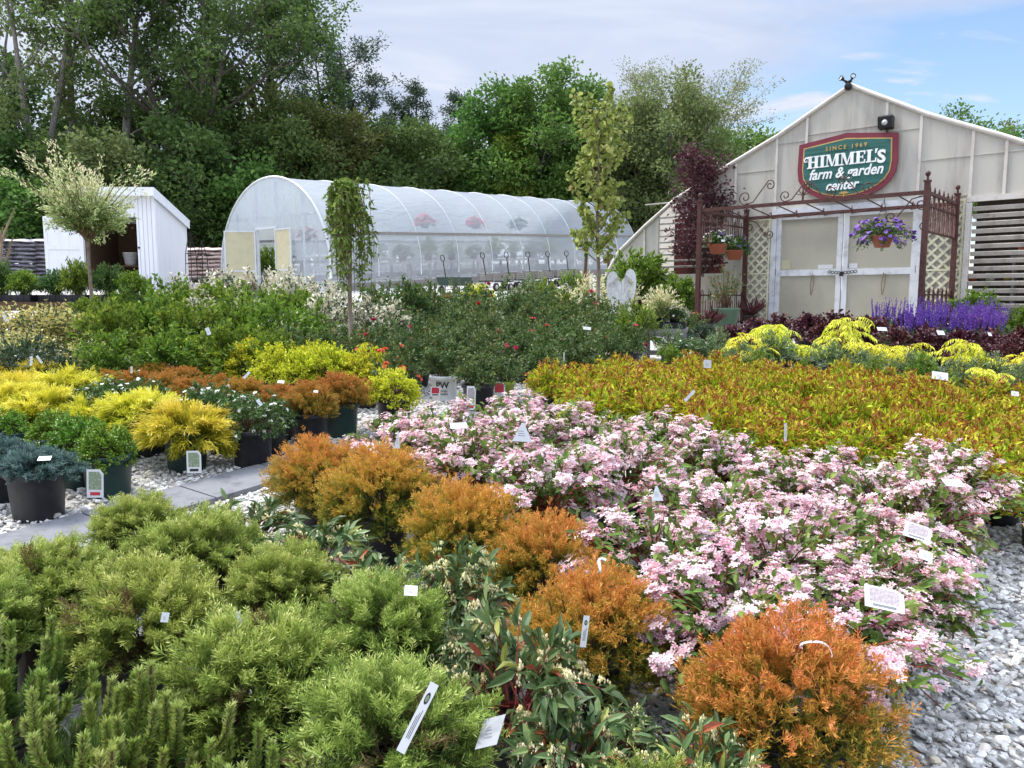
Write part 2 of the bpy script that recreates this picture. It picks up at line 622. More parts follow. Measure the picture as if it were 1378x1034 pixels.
# loose stones where the camera can tell them apart
bm_v = []
s_ = [(x, y, z) for x in (-1, 0, 1) for y in (-1, 0, 1) for z in (-1, 0, 1) if (x, y, z) != (0, 0, 0)]
ix = {p: i for i, p in enumerate(s_)}
sq = []
for ax in range(3):
    for sg in (-1, 1):
        for a in (-1, 0):
            for b in (-1, 0):
                c4 = []
                for da, db in ((0, 0), (1, 0), (1, 1), (0, 1)):
                    p = [0, 0, 0]
                    p[ax] = sg
                    p[(ax + 1) % 3] = a + da
                    p[(ax + 2) % 3] = b + db
                    c4.append(ix[tuple(p)])
                sq.append(c4 if sg > 0 else c4[::-1])
S0 = np.array(s_, float)
S0 /= np.linalg.norm(S0, axis=1, keepdims=True) ** .72
sq = np.array(sq)


def stone_field(n, poly_fn, x0, x1, y0, y1, smin, smax):
    P = np.stack([rng.uniform(x0, x1, n), rng.uniform(y0, y1, n)], 1)
    P = P[[poly_fn(*p) for p in P]]
    n = len(P)
    sz = rng.uniform(smin, smax, (n, 1)) * rng.choice([.55, .8, 1, 1, 1.2, 1.6], (n, 1))
    dims = np.stack([rng.uniform(.8, 1.35, n), rng.uniform(.6, 1, n), rng.uniform(.35, .7, n)], 1) * sz
    V = S0[None] * dims[:, None] * rng.uniform(.8, 1.18, (n, 26, 1))
    a = rng.uniform(0, 2 * PI, n)
    ca, sa = np.cos(a)[:, None], np.sin(a)[:, None]
    x = V[..., 0] * ca - V[..., 1] * sa
    y = V[..., 0] * sa + V[..., 1] * ca
    tl = rng.normal(0, .35, (n, 1))
    z = V[..., 2] + x * tl
    W = np.stack([x + P[:, :1], y + P[:, 1:], z + (SLOPE * P[:, 1:] + rng.uniform(.001, .022, (n, 1)))], -1)
    Q = (sq[None] + (np.arange(n) * 26)[:, None, None]).reshape(-1, 4)
    C = np.repeat(np.stack([rng.random(n), rng.random(n)], 1), 26, 0)
    gg.add(W, Q, None, C)


gg = Geo()


def left_of_path(x, y):
    d = (Vector((x, y)) - pa).dot(nv)
    return -1.9 < d < -.01 or .42 < d < .75


stone_field(26000, left_of_path, -4.6, .6, 2.6, 8.6, .009, .015)
stone_field(11000, lambda x, y: True, .35, 3.4, 1.75, 3.4, .0075, .0135)
stone_field(7000, lambda x, y: x > 1.2 + .1 * y, 1.3, 3.6, 3.4, 4.9, .009, .015)
tag(gg.build('gravel_stones', M['stone'], smooth=False), 'loose pale grey crushed stone lying between the pots and along the paths', 'gravel', kind='stuff')

gp = Geo()
n = 420
P = np.stack([rng.uniform(1.05, 2.6, n), rng.uniform(1.8, 4.3, n)], 1)
P = P[P[:, 0] > .55 + .27 * P[:, 1]]
n = len(P)
P = np.stack([P[:, 0], P[:, 1], SLOPE * P[:, 1] + .026], 1)
leaves(gp, P, unit(rdir(n) * np.array([1, 1, .25])), rng.uniform(.008, .015, n), .007, rng.uniform(.5, 1, n), 0, .85)
FALLEN = gp
gl = Geo()
n = 330
P = np.stack([rng.uniform(-4, 2.8, n), rng.uniform(1.9, 8, n)], 1)
P = np.stack([P[:, 0], P[:, 1], SLOPE * P[:, 1] + .028], 1)
leaves(gl, P, unit(rdir(n) * np.array([1, 1, .3])), rng.uniform(.015, .04, n), rng.uniform(.006, .014, n), rng.uniform(0, 1, n), 1, .8)
LITTER = gl
# ================================================================ gabled greenhouse
GO = Vector((5.8254, 13.7696, .9639))
GR = math.atan2(-.66, .75)
gh = thing('gabled_greenhouse', 'cream panelled greenhouse with a pointed curved gable, double doors and slatted side openings', 'greenhouse', GO, GR)
GM = Matrix.Translation(GO) @ Matrix.Rotation(GR, 4, 'Z')
half = [(0, 4.18), (1.25, 3.5), (2.3, 3.03), (3.33, 2.53), (4.01, 2.05), (4.65, 1.54), (4.95, 1.1), (5.1, .4), (5.12, -.6)]
prof = [(-x, z) for x, z in half[::-1]] + half[1:]
px_, pz_ = [p[0] for p in prof], [p[1] for p in prof]


def top(x):
    return float(np.interp(x, px_, pz_))


xs = sorted(set([-x for x, _ in half] + [x for x, _ in half] + [-3.72, -2.26, -1.3, 1.3, 1.93, 4.6]))
w = MB()
for a, b in zip(xs[:-1], xs[1:]):
    c = (a + b) / 2
    segs = [(-.6, None)]
    if -3.72 < c < -2.26:
        segs = [(-.6, 1.05), (2.26, None)]
    elif -1.3 < c < 1.3:
        segs = [(2.16, None)]
    elif 1.93 < c < 4.6:
        segs = [(2.1, None)] if c < 4.01 else [(-.6, None)]
    for z0, z1 in segs:
        ta, tb = (top(a), top(b)) if z1 is None else (z1, z1)
        if min(ta, tb) < z0:
            continue
        w.prism([(a, z0), (b, z0), (b, tb), (a, ta)], 0, .04)
w.build('end_wall', M['polycarb'], gh)
r = MB()
for (x0, z0), (x1, z1) in zip(prof[:-1], prof[1:]):
    r.raw([(x0, .04, z0), (x1, .04, z1), (x1, 12, z1 + .3), (x0, 12, z0 + .3)], [(0, 1, 2, 3)])
r.build('roof', M['polycarb'], gh)
t = MB()
t.tube([(x * 1.003, -.02, z + .02) for x, z in prof], .042, 8)
t.build('gable_rim', M['poly_frame'], gh)
for x, z0 in ((-2.9, 2.3), (-2.05, 2.0), (-1.26, 2.2), (-.72, 3.2), (.61, 3.2), (1.15, 2.16), (1.91, 2.14), (2.37, 2.14), (-4.05, .2), (3.3, 2.14)):
    t = MB()
    t.box(x - .022, x + .022, -.028, -.001, z0, top(x) - .02)
    t.build('frame_bar', M['poly_frame'], gh)
for xa, xb, z in ((-4.05, -2.06, 2.5), (-2.03, -1.28, 2.93), (-1.24, -.74, 3.38), (-.70, .59, 3.47), (.63, 1.13, 3.34), (1.17, 1.89, 2.81), (1.93, 2.9, 2.81), (1.17, 1.89, 2.2)):
    t = MB()
    t.box(xa, xb, -.014, -.001, z - .012, z + .012)
    t.build('frame_bar', M['polycarb'], gh)
t = MB()
t.box(1.88, 4.3, -.06, -.003, 2.08, 2.17)
t.box(1.88, 1.96, -.075, -.003, -.4, 2.07)
t.build('louver_frame', M['poly_frame'], gh)
for i in range(18):
    z = 1.97 - i * .117
    t = MB()
    Mx = Matrix.Translation((0, -.02, z)) @ Matrix.Rotation(.5, 4, 'X')
    t.box(1.97, 4.3, -.008, .008, -.035, .035, M=Mx)
    t.build('louver_slat', M['slat'], gh)
for i in range(9):
    z = 2.2 - i * .125
    t = MB()
    Mx = Matrix.Translation((0, -.01, z)) @ Matrix.Rotation(.35, 4, 'X')
    t.box(-3.70, -2.28, -.006, .006, -.018, .018, M=Mx)
    t.build('louver_slat', M['slat'], gh)
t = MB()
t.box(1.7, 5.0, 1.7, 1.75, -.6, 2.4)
t.build('interior_shade_sheet', M['interior_shade'], gh)  # added sheet, coloured dark to stand for the dim inside behind the slats
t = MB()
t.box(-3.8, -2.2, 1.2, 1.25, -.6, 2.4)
t.build('interior_shade_sheet', M['interior_shade'], gh)  # same painted dimness behind the left slatted window
t = MB()
t.box(-3.52, -3.2, .3, .5, 1.0, 2.2)
t.box(-2.72, -2.45, .3, .5, 1.0, 1.8)
t.build('inner_post', mat('brick_red_board', (.2, .06, .05), .8), gh)


def lattice(xa, xb, z0, z1, y):
    t = MB()
    wd, sp = .042, .125
    for sg in (1, -1):
        c = -4.0
        while c < 6:
            lo, hi = xa, xb
            f = lambda x: c + sg * x
            pts = []
            a_, b_ = (z0 - c) * sg, (z1 - c) * sg
            lo, hi = max(xa, min(a_, b_)), min(xb, max(a_, b_))
            if hi - lo > .03:
                t.bar((lo, y - (.008 if sg > 0 else 0), f(lo)), (hi, y - (.008 if sg > 0 else 0), f(hi)), wd, .007, up=(0, 1, 0))
            c += sp * math.sqrt(2)
    zm = 1.04
    for a, b in ((z0, z0 + .04), (z1 - .04, z1), (zm - .03, zm)):
        t.box(xa, xb, y - .022, y - .014, a, b)
    for a, b in ((xa, xa + .035), (xb - .035, xb)):
        t.box(a, b, y - .027, y - .023, z0, z1)
    return t


lattice(-1.86, -1.31, -.1, 2.05, -.03).build('lattice_panel', M['lattice'], gh)
lattice(1.31, 1.87, -.1, 2.14, -.03).build('lattice_panel', M['lattice'], gh)
t = MB()
t.box(-1.30, -1.20, -.05, .06, -.3, 2.1)
t.box(1.20, 1.30, -.05, .06, -.3, 2.1)
t.box(-1.30, 1.30, -.05, .06, 2.1, 2.2)
t.build('door_frame', M['door_paint'], gh)
for sg in (-1, 1):
    a, b = (-1.195, -.012) if sg < 0 else (.012, 1.195)
    t = MB()
    for q in ((a, a + .085, -.1, 2.09), (b - .085, b, -.1, 2.09)):
        t.box(q[0], q[1], -.035, .015, q[2], q[3])
    for z0, z1 in ((-.1, .04), (.97, 1.08), (1.99, 2.09)):
        t.box(a + .085, b - .085, -.033, .013, z0, z1)
    d = t.build('door', M['door_paint'], gh)
    for z0, z1 in ((.04, .97), (1.08, 1.99)):
        t = MB()
        t.box(a + .085, b - .085, -.012, -.004, z0, z1)
        t.build('door_panel', M['door_panel'], d)
    t = MB()
    xh = a + .1 if sg < 0 else b - .1
    for z in (1.05,):
        t.box(xh - .1 * (1 if sg < 0 else -1) - .01, xh - .1 * (1 if sg < 0 else -1) + .01, -.048, -.036, z - .06, z + .06)
    t.build('hinge', M['grey_wood'], d)
    t = MB()
    xc = (a + b) / 2 + .1
    t.tube([(xc, -.05, 1.0), (xc - .03, -.06, .8), (xc - .01, -.05, .62), (xc + .025, -.06, .75), (xc + .03, -.05, .98)], .007, 6)
    t.build('pull_cord', mat('frayed_cord', (.25, .2, .14), .9), d)
t = MB()
for i in range(9):
    a = i * .055 - .2
    t.tube([(a + .03 * math.cos(q), -.06 - .01 * (i % 2), 1.03 + .022 * math.sin(q) - .02 * math.sin(i * .4)) for q in np.linspace(0, 2 * PI, 9)[:-1]], .007, 5, closed=True)
t.box(-.02, .04, -.085, -.05, .95, 1.02)
t.build('door_chain', M['black_metal'], gh)
for xa, xb, z0, z1, m_ in ((-1.09, -.93, 1.09, 1.26, M['tan_board']), (-.42, -.16, 1.09, 1.16, M['tag_white']), (.12, .26, 1.09, 1.17, M['tag_white'])):
    t = MB()
    t.box(xa, xb, -.019, -.0125, z0, z1)
    t.build('notice', m_, gh)

# goods inside, seen between the slats
for n_, (x, y, z) in enumerate(((2.3, .9, .9), (3.0, .9, 1.35))):
    p = GM @ Vector((x, y, 0))
    sh = thing('display_shelf', ['dark display shelf behind the lower louver slats', 'dark display shelf behind the upper louver slats'][n_], 'shelf', (p.x, p.y, gz(p.x, p.y)), GR)
    t = MB()
    t.box(-.6, .8, -.15, .15, z - .03, z)
    t.build('shelf_board', M['grey_wood'], sh)
    for xx in (-.55, .75):
        t = MB()
        t.box(xx - .02, xx + .02, -.13, .13, -.2, z - .03)
        t.build('shelf_leg', M['grey_wood'], sh)
    cols = [(.4, .1, .03), (.6, .6, .5), (.5, .4, .05), (.08, .3, .22), (.3, .04, .1)]
    for k in range(5):
        o = MB()
        o.lathe([(.001, 0), (.06, 0), (.075, .14), (.07, .14), (.06, .12), (.001, .12)], 14)
        ob = o.build('small_pot', mat('small_pot_%d_glaze' % k, cols[k], .4))
        q = GM @ Vector((x - .45 + k * .26, y, 0))
        ob.location = (q.x, q.y, gz(p.x, p.y) + z)
        tag(ob, ['orange', 'cream', 'mustard', 'teal', 'crimson'][k] + ' small pot on the ' + ['lower', 'upper'][n_] + ' shelf behind the louver slats', 'pot')

# ---------------------------------------------------------------- sign
sg_ = thing('shop_sign', 'shield shaped green sign with burgundy border hanging on the greenhouse gable', 'sign', GM @ Vector((0, -.04, 0)), GR)


def shield(k):
    cx, cz = 0, 2.82
    pts = [(0, 3.395), (.82, 3.29), (.835, 2.85), (.81, 2.66), (.73, 2.52), (.6, 2.41), (.42, 2.32), (.22, 2.265), (0, 2.245)]
    pts = pts + [(-x, z) for x, z in pts[-2:0:-1]]
    return [(cx + x * (1 - k / .83), cz + (z - cz) * (1 - k / .57)) for x, z in pts]


for nm, k, y0, m_ in (('sign_border', 0, -.05, 'sign_red'), ('gold_line', .085, -.056, 'sign_gold'), ('sign_panel', .105, -.061, 'sign_green')):
    t = MB()
    t.prism(shield(k)[::-1], y0, -.005)
    t.build(nm, M[m_], sg_)
t = MB()
for z in (2.5, 2.75, 2.93, 3.1):
    t.box(-.66, .66, -.0622, -.0612, z - .003, z + .003)
t.build('board_joint', M['black_print'], sg_)


def sign_text(txt, size, x, z, m_, shear=0, bold=.0, sx=1.0, rot=0.0):
    V, Fs = text_mb(txt, size, .006, shear, bold, 'CENTER', sx)
    t = MB()
    c, s = math.cos(rot), math.sin(rot)
    t.raw([(x + v[0] * c - v[1] * s, -.067 - v[2], z + v[0] * s + v[1] * c) for v in V], Fs)
    return t


t = sign_text('S I N C E   1 9 6 9', .092, 0.0, 3.13, 'sign_gold', bold=.0015)
t.build('lettering', M['sign_gold'], sg_)
t = MB()
zi = [0]


def rect(x0, x1, z0, z1, sl=0.0, x0t=None, x1t=None):
    zi[0] += 1
    y = -.066 - .0006 * (zi[0] % 7)
    a, b = (x0 if x0t is None else x0t), (x1 if x1t is None else x1t)
    t.prism([(x0, z0), (x1, z0), (b, z1), (a, z1)], y - .006, y + .004)


def serif_letters(x, z, h):
    def stem(a, b):
        rect(x + a * h, x + b * h, z, z + h)
    def ser(a, b):
        rect(x + a * h, x + b * h, z - .002, z + .09 * h)
        rect(x + a * h, x + b * h, z + .91 * h, z + h + .002)
    for ch in "HIMMEL'S":
        if ch == 'H':
            stem(.10, .36); stem(.64, .90); ser(0, .46); ser(.54, 1.0)
            rect(x + .36 * h, x + .64 * h, z + .45 * h, z + .56 * h)
            x += 1.05 * h
        elif ch == 'I':
            stem(.10, .36); ser(0, .46)
            x += .51 * h
        elif ch == 'M':
            stem(.10, .18); stem(.82, 1.08)
            rect(x + .50 * h, x + .62 * h, z, z + h, x0t=x + .08 * h, x1t=x + .36 * h)
            rect(x + .50 * h, x + .60 * h, z, z + h, x0t=x + .80 * h, x1t=x + .90 * h)
            rect(x - .02 * h, x + .3 * h, z - .002, z + .09 * h); rect(x + .72 * h, x + 1.18 * h, z - .002, z + .09 * h)
            rect(x + 0 * h, x + .3 * h, z + .91 * h, z + h + .002); rect(x + .8 * h, x + 1.18 * h, z + .91 * h, z + h + .002)
            x += 1.22 * h
        elif ch == 'E':
            stem(.10, .36); rect(x, x + .8 * h, z - .002, z + .1 * h); rect(x, x + .78 * h, z + .9 * h, z + h + .002)
            rect(x + .36 * h, x + .62 * h, z + .46 * h, z + .55 * h); rect(x + .7 * h, x + .8 * h, z + .1 * h, z + .3 * h)
            rect(x + .68 * h, x + .78 * h, z + .7 * h, z + .9 * h); rect(x + .56 * h, x + .63 * h, z + .36 * h, z + .66 * h)
            x += .87 * h
        elif ch == 'L':
            stem(.10, .36); rect(x, x + .8 * h, z - .002, z + .1 * h); rect(x, x + .46 * h, z + .91 * h, z + h + .002)
            rect(x + .7 * h, x + .8 * h, z + .1 * h, z + .34 * h)
            x += .74 * h
        elif ch == "'":
            rect(x - .06 * h, x + .02 * h, z + .68 * h, z + 1.05 * h, x0t=x - .06 * h, x1t=x + .14 * h)
            x += .12 * h
        else:
            V, Fs = text_mb('S', 1.42 * h, .006, 0, .010, 'LEFT', 1.0)
            t.raw([(x + v[0], -.069 - v[2], z - .02 + v[1]) for v in V], Fs)
    return x


serif_letters(-.655, 2.855, .205)
t.tube([(-.64, -.072, 3.03), (-.68, -.072, 3.045), (-.71, -.072, 3.01), (-.695, -.072, 2.97), (-.66, -.072, 2.975), (-.665, -.072, 3.005)], .012, 6)
t.build('lettering', M['sign_white'], sg_)
sign_text('farm & garden', .25, 0.0, 2.655, 'sign_white', shear=.28, bold=.005, sx=.86).build('lettering', M['sign_white'], sg_)
sign_text('center', .235, -.05, 2.445, 'sign_white', shear=.28, bold=.005, sx=.88).build('lettering', M['sign_white'], sg_)
t = MB()
for k in range(5):
    a = PI / 2 + (k - 2) * .55
    t.bar((0, -.066, 2.37), (.055 * math.cos(a) * 1.6, -.066, 2.37 + .055 * math.sin(a) - .01), .018, .008, up=(0, 1, 0))
t.box(-.01, .01, -.07, -.062, 2.32, 2.37)
t.build('leaf_emblem', M['sign_gold'], sg_)

# ---------------------------------------------------------------- lamps on the gable
lp = thing('flood_light', 'black twin headed flood light on the peak of the greenhouse gable', 'light', GM @ Vector((-.02, -.06, 4.2)), GR)
t = MB()
t.ball((0, -.02, -.04), .085)
t.box(-.07, .07, -.05, .0, .04, .08)
t.build('housing', M['black_metal'], lp)
for sx in (-1, 1):
    t = MB()
    t.tube([(0, -.03, .06), (sx * .08, -.06, .09), (sx * .11, -.08, .11)], .022, 6)
    Mr = Matrix.Translation((sx * .125, -.12, .14)) @ Matrix.Rotation(sx * .6, 4, 'Z') @ Matrix.Rotation(1.25, 4, 'X')
    b0 = len(t.v)
    t.lathe([(.001, -.07), (.025, -.07), (.058, 0), (.058, .02), (.05, .02), (.046, .005)], 16)
    t.v[b0:] = [tuple(Mr @ Vector(v)) for v in t.v[b0:]]
    hd = t.build('lamp_head', M['black_metal'], lp)
    t = MB()
    t.disc(.047, .008, 16)
    t.v = [tuple(Mr @ Vector(v)) for v in t.v]
    t.build('lens', M['glass_lens'], hd)
lp.scale = (.78, .78, .78)
lp = thing('wall_light', 'square black wall light on the gable to the upper right of the sign', 'light', GM @ Vector((.63, -.03, 3.47)), GR)
t = MB()
t.prism([(0, -.12), (-.16, -.1), (-.2, .1), (-.16, .13), (0, .11)], -.13, .13, axis='x')
t.build('housing', M['black_metal'], lp)
t = MB()
t.ball((0, -.185, -.01), .055)
t.build('lens', M['glass_lens'], lp)
t = MB()
t.box(-.012, .012, -.02, .0, -.25, -.12)
t.build('bracket', M['black_metal'], lp)
lp.scale = (.85, .85, .85)

# ---------------------------------------------------------------- iron arbor
ar = thing('iron_arbor', 'rusty brown iron arbor with scrollwork standing in front of the greenhouse doors', 'arbor', GO, GR)


def lz(x, y):
    p = GM @ Vector((x, y, 0))
    return gz(p.x, p.y) - GO.z


XA, YF, YB, ZB = 1.76, -1.95, -.12, 2.06
for x in (-XA, XA):
    for y in (YF, YB):
        t = MB()
        zt = 2.2
        t.box(x - .035, x + .035, y - .035, y + .035, lz(x, y), zt)
        t.box(x - .045, x + .045, y - .045, y + .045, zt, zt + .025)
        p = t.build('arbor_post', M['rust_iron'], ar)
        t = MB()
        t.lathe([(.012, 0), (.02, .03), (.012, .045), (.03, .065), (.038, .09), (.028, .115), (.001, .13)], 12, c=(x, y, zt + .025))
        t.build('finial', M['rust_iron'], p)
for y in (YF, YB):
    t = MB()
    t.box(-XA + .035, XA - .035, y - .025, y + .025, ZB - .03, ZB + .025)
    t.build('beam', M['rust_iron'], ar)
for x in (-XA, XA):
    t = MB()
    t.box(x - .02, x + .02, YF + .035, YB - .035, ZB - .025, ZB + .02)
    t.build('beam', M['rust_iron'], ar)
for k in range(7):
    x = -1.35 + k * .45
    t = MB()
    t.tube([(x, YF + .02, ZB), (x + .1, YF + .6, ZB - .1), (x, (YF + YB) / 2, ZB - .02), (x - .1, YB - .6, ZB - .1), (x, YB - .02, ZB)], .01, 6)
    t.build('roof_rod', M['rust_iron'], ar)
# scrolls


def spiral(cx, cz, r, a0, turns, sgn, y, n=26):
    return [(cx + r * (1 - .8 * i / n) * math.cos(a0 + sgn * turns * 2 * PI * i / n), y, cz + r * (1 - .8 * i / n) * math.sin(a0 + sgn * turns * 2 * PI * i / n)) for i in range(n + 1)]


def scroll(x, z, s, sgn, y, up=1):
    a = spiral(x, z + up * .10 * s, .10 * s, -PI / 2 * up, 1.3, -sgn * up, y)
    top_ = (x + sgn * .34 * s, z + up * .24 * s)
    b = spiral(top_[0] + sgn * .02 * s, top_[1], .07 * s, PI / 2 * up, 1.2, -sgn * up, y)
    t = MB()
    t.tube(a[::-1] + [(x + sgn * .12 * s, y, z + up * .03 * s), (x + sgn * .22 * s, y, z + up * .16 * s)] + [(top_[0], y, top_[1] + up * .07 * s)] + b[1:], .009, 6)
    return t


for x, s, sgn in ((-.95, 1.15, 1), (-.28, .9, 1), (.42, .9, -1), (.95, 1.0, -1)):
    scroll(x, ZB + .03, s, sgn, YF).build('scroll', M['rust_iron'], ar)
for x, sgn in ((-1.70, 1), (1.70, -1)):
    for y in (YF, YB):
        scroll(x, ZB - .05, 1.1, sgn, y, -1).build('scroll', M['rust_iron'], ar)
t = MB()
for a in range(5):
    q = PI / 2 + (a - 2) * .6
    t.bar((0, YF, ZB + .1), (.12 * math.cos(q), YF, ZB + .1 + .1 * math.sin(q)), .018, .012)
t.box(-.012, .012, YF - .012, YF + .012, ZB + .02, ZB + .16)
t.build('finial', M['rust_iron'], ar)
for x in (-XA, XA):
    for z0, z1, zr in ((1.50, 2.16, (1.52, 1.88)), (None, .72, (.62, .12))):
        t = MB()
        n_ = 13
        for k in range(n_):
            y = YF + .12 + k * (YB - YF - .24) / (n_ - 1)
            zb = z0 if z0 is not None else lz(x, y) + .03
            if k % 2 == 0:
                y2 = y + .075
                t.tube([(x, y, zb), (x, y, z1 - .05), (x, (y + y2) / 2, z1), (x, y2, z1 - .05), (x, y2, zb)], .009, 6)
            else:
                t.box(x - .006, x + .006, y + .03, y + .042, zb, z1 - .2)
        for z in zr:
            t.box(x - .012, x + .012, YF + .036, YB - .036, z - .012, z + .012)
        t.build('picket_panel', M['rust_iron'], ar)

# ================================================================ polythene tunnel
TO = Vector((-7.97, 26, gz(0, 26)))
TR = math.atan2(-.594, .805)
TM = Matrix.Translation(TO) @ Matrix.Rotation(TR, 4, 'Z')
tn = thing('polytunnel', 'long rounded polytunnel of cloudy plastic film with wide open doors', 'polytunnel', TO, TR)
SH = SLOPE * .805
TL = 20.5
Na = 28
arch = [(-2.9, -.5), (-2.9, .3)] + [(-2.9 * math.cos(PI * i / Na), .6 + 3.05 * math.sin(PI * i / Na)) for i in range(Na + 1)] + [(2.9, .3), (2.9, -.5)]


def tz(x, y):
    p = TM @ Vector((x, y, 0))
    return gz(p.x, p.y) - TO.z


nh = 10
t = MB()
ny = nh * 4
V = []
for j in range(ny + 1):
    y = TL * j / ny
    for i, (x, z) in enumerate(arch):
        sag = 0.028 * abs(math.sin(PI * nh * j / ny)) * (1 if z > .4 else 0)
        V.append((x * (1 - sag / 2.9), y, z - sag * (z > 2.5) + SH * y))
na = len(arch)
V2 = []
hi = [i for i, (x, z) in enumerate(arch) if z > 1.75]
Fu, Fl = [], []
for j in range(ny):
    for i in range(na - 1):
        f = (j * na + i, j * na + i + 1, (j + 1) * na + i + 1, (j + 1) * na + i)
        (Fu if (arch[i][1] > 1.6 and arch[i + 1][1] > 1.6) else Fl).append(f)
t.raw(V, Fu, 0, True)
t.build('film_cover', M['film'], tn)
t = MB()
t.raw(V, Fl, 0, True)
t.build('side_curtain', M['film_low'], tn)
for j in range(nh + 1):
    y = TL * j / nh
    t = MB()
    t.tube([(x, y, z + SH * y) for x, z in arch[1:-1]], .015 if j else .04, 6)
    t.build('hoop', M['film_frame'], tn)
for x, z in ((2.72, 1.72), (-2.72, 1.72)):
    t = MB()
    t.bar((x, 0, z), (x, TL, z + SH * TL), .05, .09)
    t.build('hip_board', M['grey_wood'], tn)
for x in (2.92, -2.92):
    t = MB()
    t.bar((x, 0, .12 + (tz(x, 0))), (x, TL, .12 + SH * TL + tz(x, 0)), .05, .25)
    t.build('base_board', M['grey_wood'], tn)
t = MB()
t.bar((0, 0, 3.62), (0, TL, 3.62 + SH * TL), .05)
t.build('ridge_pipe', M['film_frame'], tn)


def end_film(y, hole):
    t = MB()
    xs = sorted(set([round(x, 3) for x, _ in arch] + ([-.76, .25] if hole else [])))
    ax, az = [p[0] for p in arch[1:-1]], [p[1] for p in arch[1:-1]]
    for a, b in zip(xs[:-1], xs[1:]):
        z0 = 1.98 if (hole and a >= -.77 and b <= .26) else -.5
        nz_ = 8
        for k in range(nz_):
            q = []
            for x, kk in ((a, k), (b, k), (b, k + 1), (a, k + 1)):
                tp = float(np.interp(x, ax, az))
                z = z0 + (tp - z0) * kk / nz_
                q.append((x, y + .03 * math.sin(5 * x + 3 * z) * math.sin(2.2 * z), z + SH * y))
            t.raw(q, [(0, 1, 2, 3)], 0, True)
    return t


end_film(0.0, True).build('end_film', M['film'], tn)
end_film(TL, False).build('end_film', M['film'], tn)
for x, z in ((-.78, 3.4), (.27, 3.5), (-1.9, 2.6), (1.6, 3.0)):
    t = MB()
    t.box(x - .025, x + .025, .02, .07, -.4, z)
    t.build('end_stud', M['film_frame'], tn)
t = MB()
t.box(-2.8, -.8, .02, .06, 1.0, 1.06)
t.box(.3, 2.8, .02, .06, 1.0, 1.06)
t.box(-2.3, 2.3, .02, .06, 2.35, 2.4)
t.bar((.5, .04, 1.0), (1.3, .04, .1), .05)
t.build('cross_rail', M['film_frame'], tn)
t = MB()
t.box(-.8, .29, -.05, .03, 1.97, 2.05)
t.box(-.82, -.74, -.05, .03, -.4, 1.97)
t.box(.23, .31, -.05, .03, -.4, 1.97)
t.build('door_frame', M['film_frame'], tn)
for hx, Mx, wd in ((-.76, Matrix.Translation((-.78, -.06, 0)) @ Matrix.Rotation(PI + .60, 4, 'Z'), 1.08), (.25, Matrix.Translation((.29, -.08, 0)) @ Matrix.Rotation(-.08, 4, 'Z'), .92)):
    t = MB()
    t.box(0, wd, -.02, .02, 0, .04, M=Mx)
    for a, b, c, d in ((0, .05, 0, 1.95), (wd - .05, wd, 0, 1.95), (.05, wd - .05, 1.9, 1.95), (.05, wd - .05, .58, .63), (.05, wd - .05, .04, .07)):
        t.box(a, b, -.022, .022, c, d, M=Mx)
    d_ = t.build('door', M['film_frame'], tn)
    t = MB()
    t.box(.05, wd - .05, -.01, .01, .07, .58, M=Mx)
    t.box(.05, wd - .05, -.01, .01, .63, 1.9, M=Mx)
    t.build('door_panel', M['tan_board'], d_)

# benches inside
for n_, x in enumerate((-1.9, 1.9)):
    p = TM @ Vector((x, 2, 0))
    bn = thing('growing_bench', ['long growing bench along the left wall inside the polytunnel', 'long growing bench along the right wall inside the polytunnel'][n_], 'bench', (p.x, p.y, gz(p.x, p.y)), TR)
    t = MB()
    t.raw([(-.6, 0, .75), (.6, 0, .75), (.6, 15, .75 + SH * 15), (-.6, 15, .75 + SH * 15), (-.6, 0, .85), (.6, 0, .85), (.6, 15, .85 + SH * 15), (-.6, 15, .85 + SH * 15)],
          [(3, 2, 1, 0), (4, 5, 6, 7), (0, 1, 5, 4), (1, 2, 6, 5), (2, 3, 7, 6), (3, 0, 4, 7)])
    t.build('bench_top', M['grey_wood'], bn)
    for k in range(6):
        for xx in (-.5, .5):
            t = MB()
            y = .3 + k * 2.8
            t.box(xx - .04, xx + .04, y - .04, y + .04, SH * y - .05, .75 + SH * y)
            t.build('leg', M['grey_wood'], bn)

# ================================================================ white shed
SO = Vector((-12.0, 26.44, gz(0, 26.44)))
sd = thing('white_shed', 'white board shed with a sloping roof and its door swung open', 'shed', SO, .06)
t = MB()
W, D, HF, HB = 2.55, 2.9, 3.22, 2.5
t.prism([(0, -.3), (D, -.3), (D, HB), (0, HF)], -.06, 0, axis='x')
t.prism([(0, -.3), (D, -.3), (D, HB), (0, HF)], -W, -W + .06, axis='x')
t.box(-W + .06, -.06, D - .05, D, -.3, HB)
t.box(-.62, -.06, 0, .05, -.3, HF - .02)
t.box(-W + .06, -.62, 0, .05, 2.36, HF - .02)
t.box(-W + .06, -2.35, 0, .05, -.3, 2.36)
t.build('shed_wall', M['white_paint'], sd)
t = MB()
for k in range(4):
    x = -.12 - k * .14
    t.box(x - .006, x + .006, -.004, 0, -.2, HF - .05)
t.build('board_joint', mat('board_groove', (.35, .35, .37), .8), sd)
for q in ((-.08, 0, -.02, 0, -.2, HF - .26), (-W + .02, -W + .1, -.02, 0, -.2, HF - .26), (.001, .022, 0, .1, -.2, HF - .3), (.001, .018, D - .09, D, -.2, HB - .1)):
    t = MB()
    t.box(*q)
    t.build('corner_trim', M['white_paint'], sd)
t = MB()
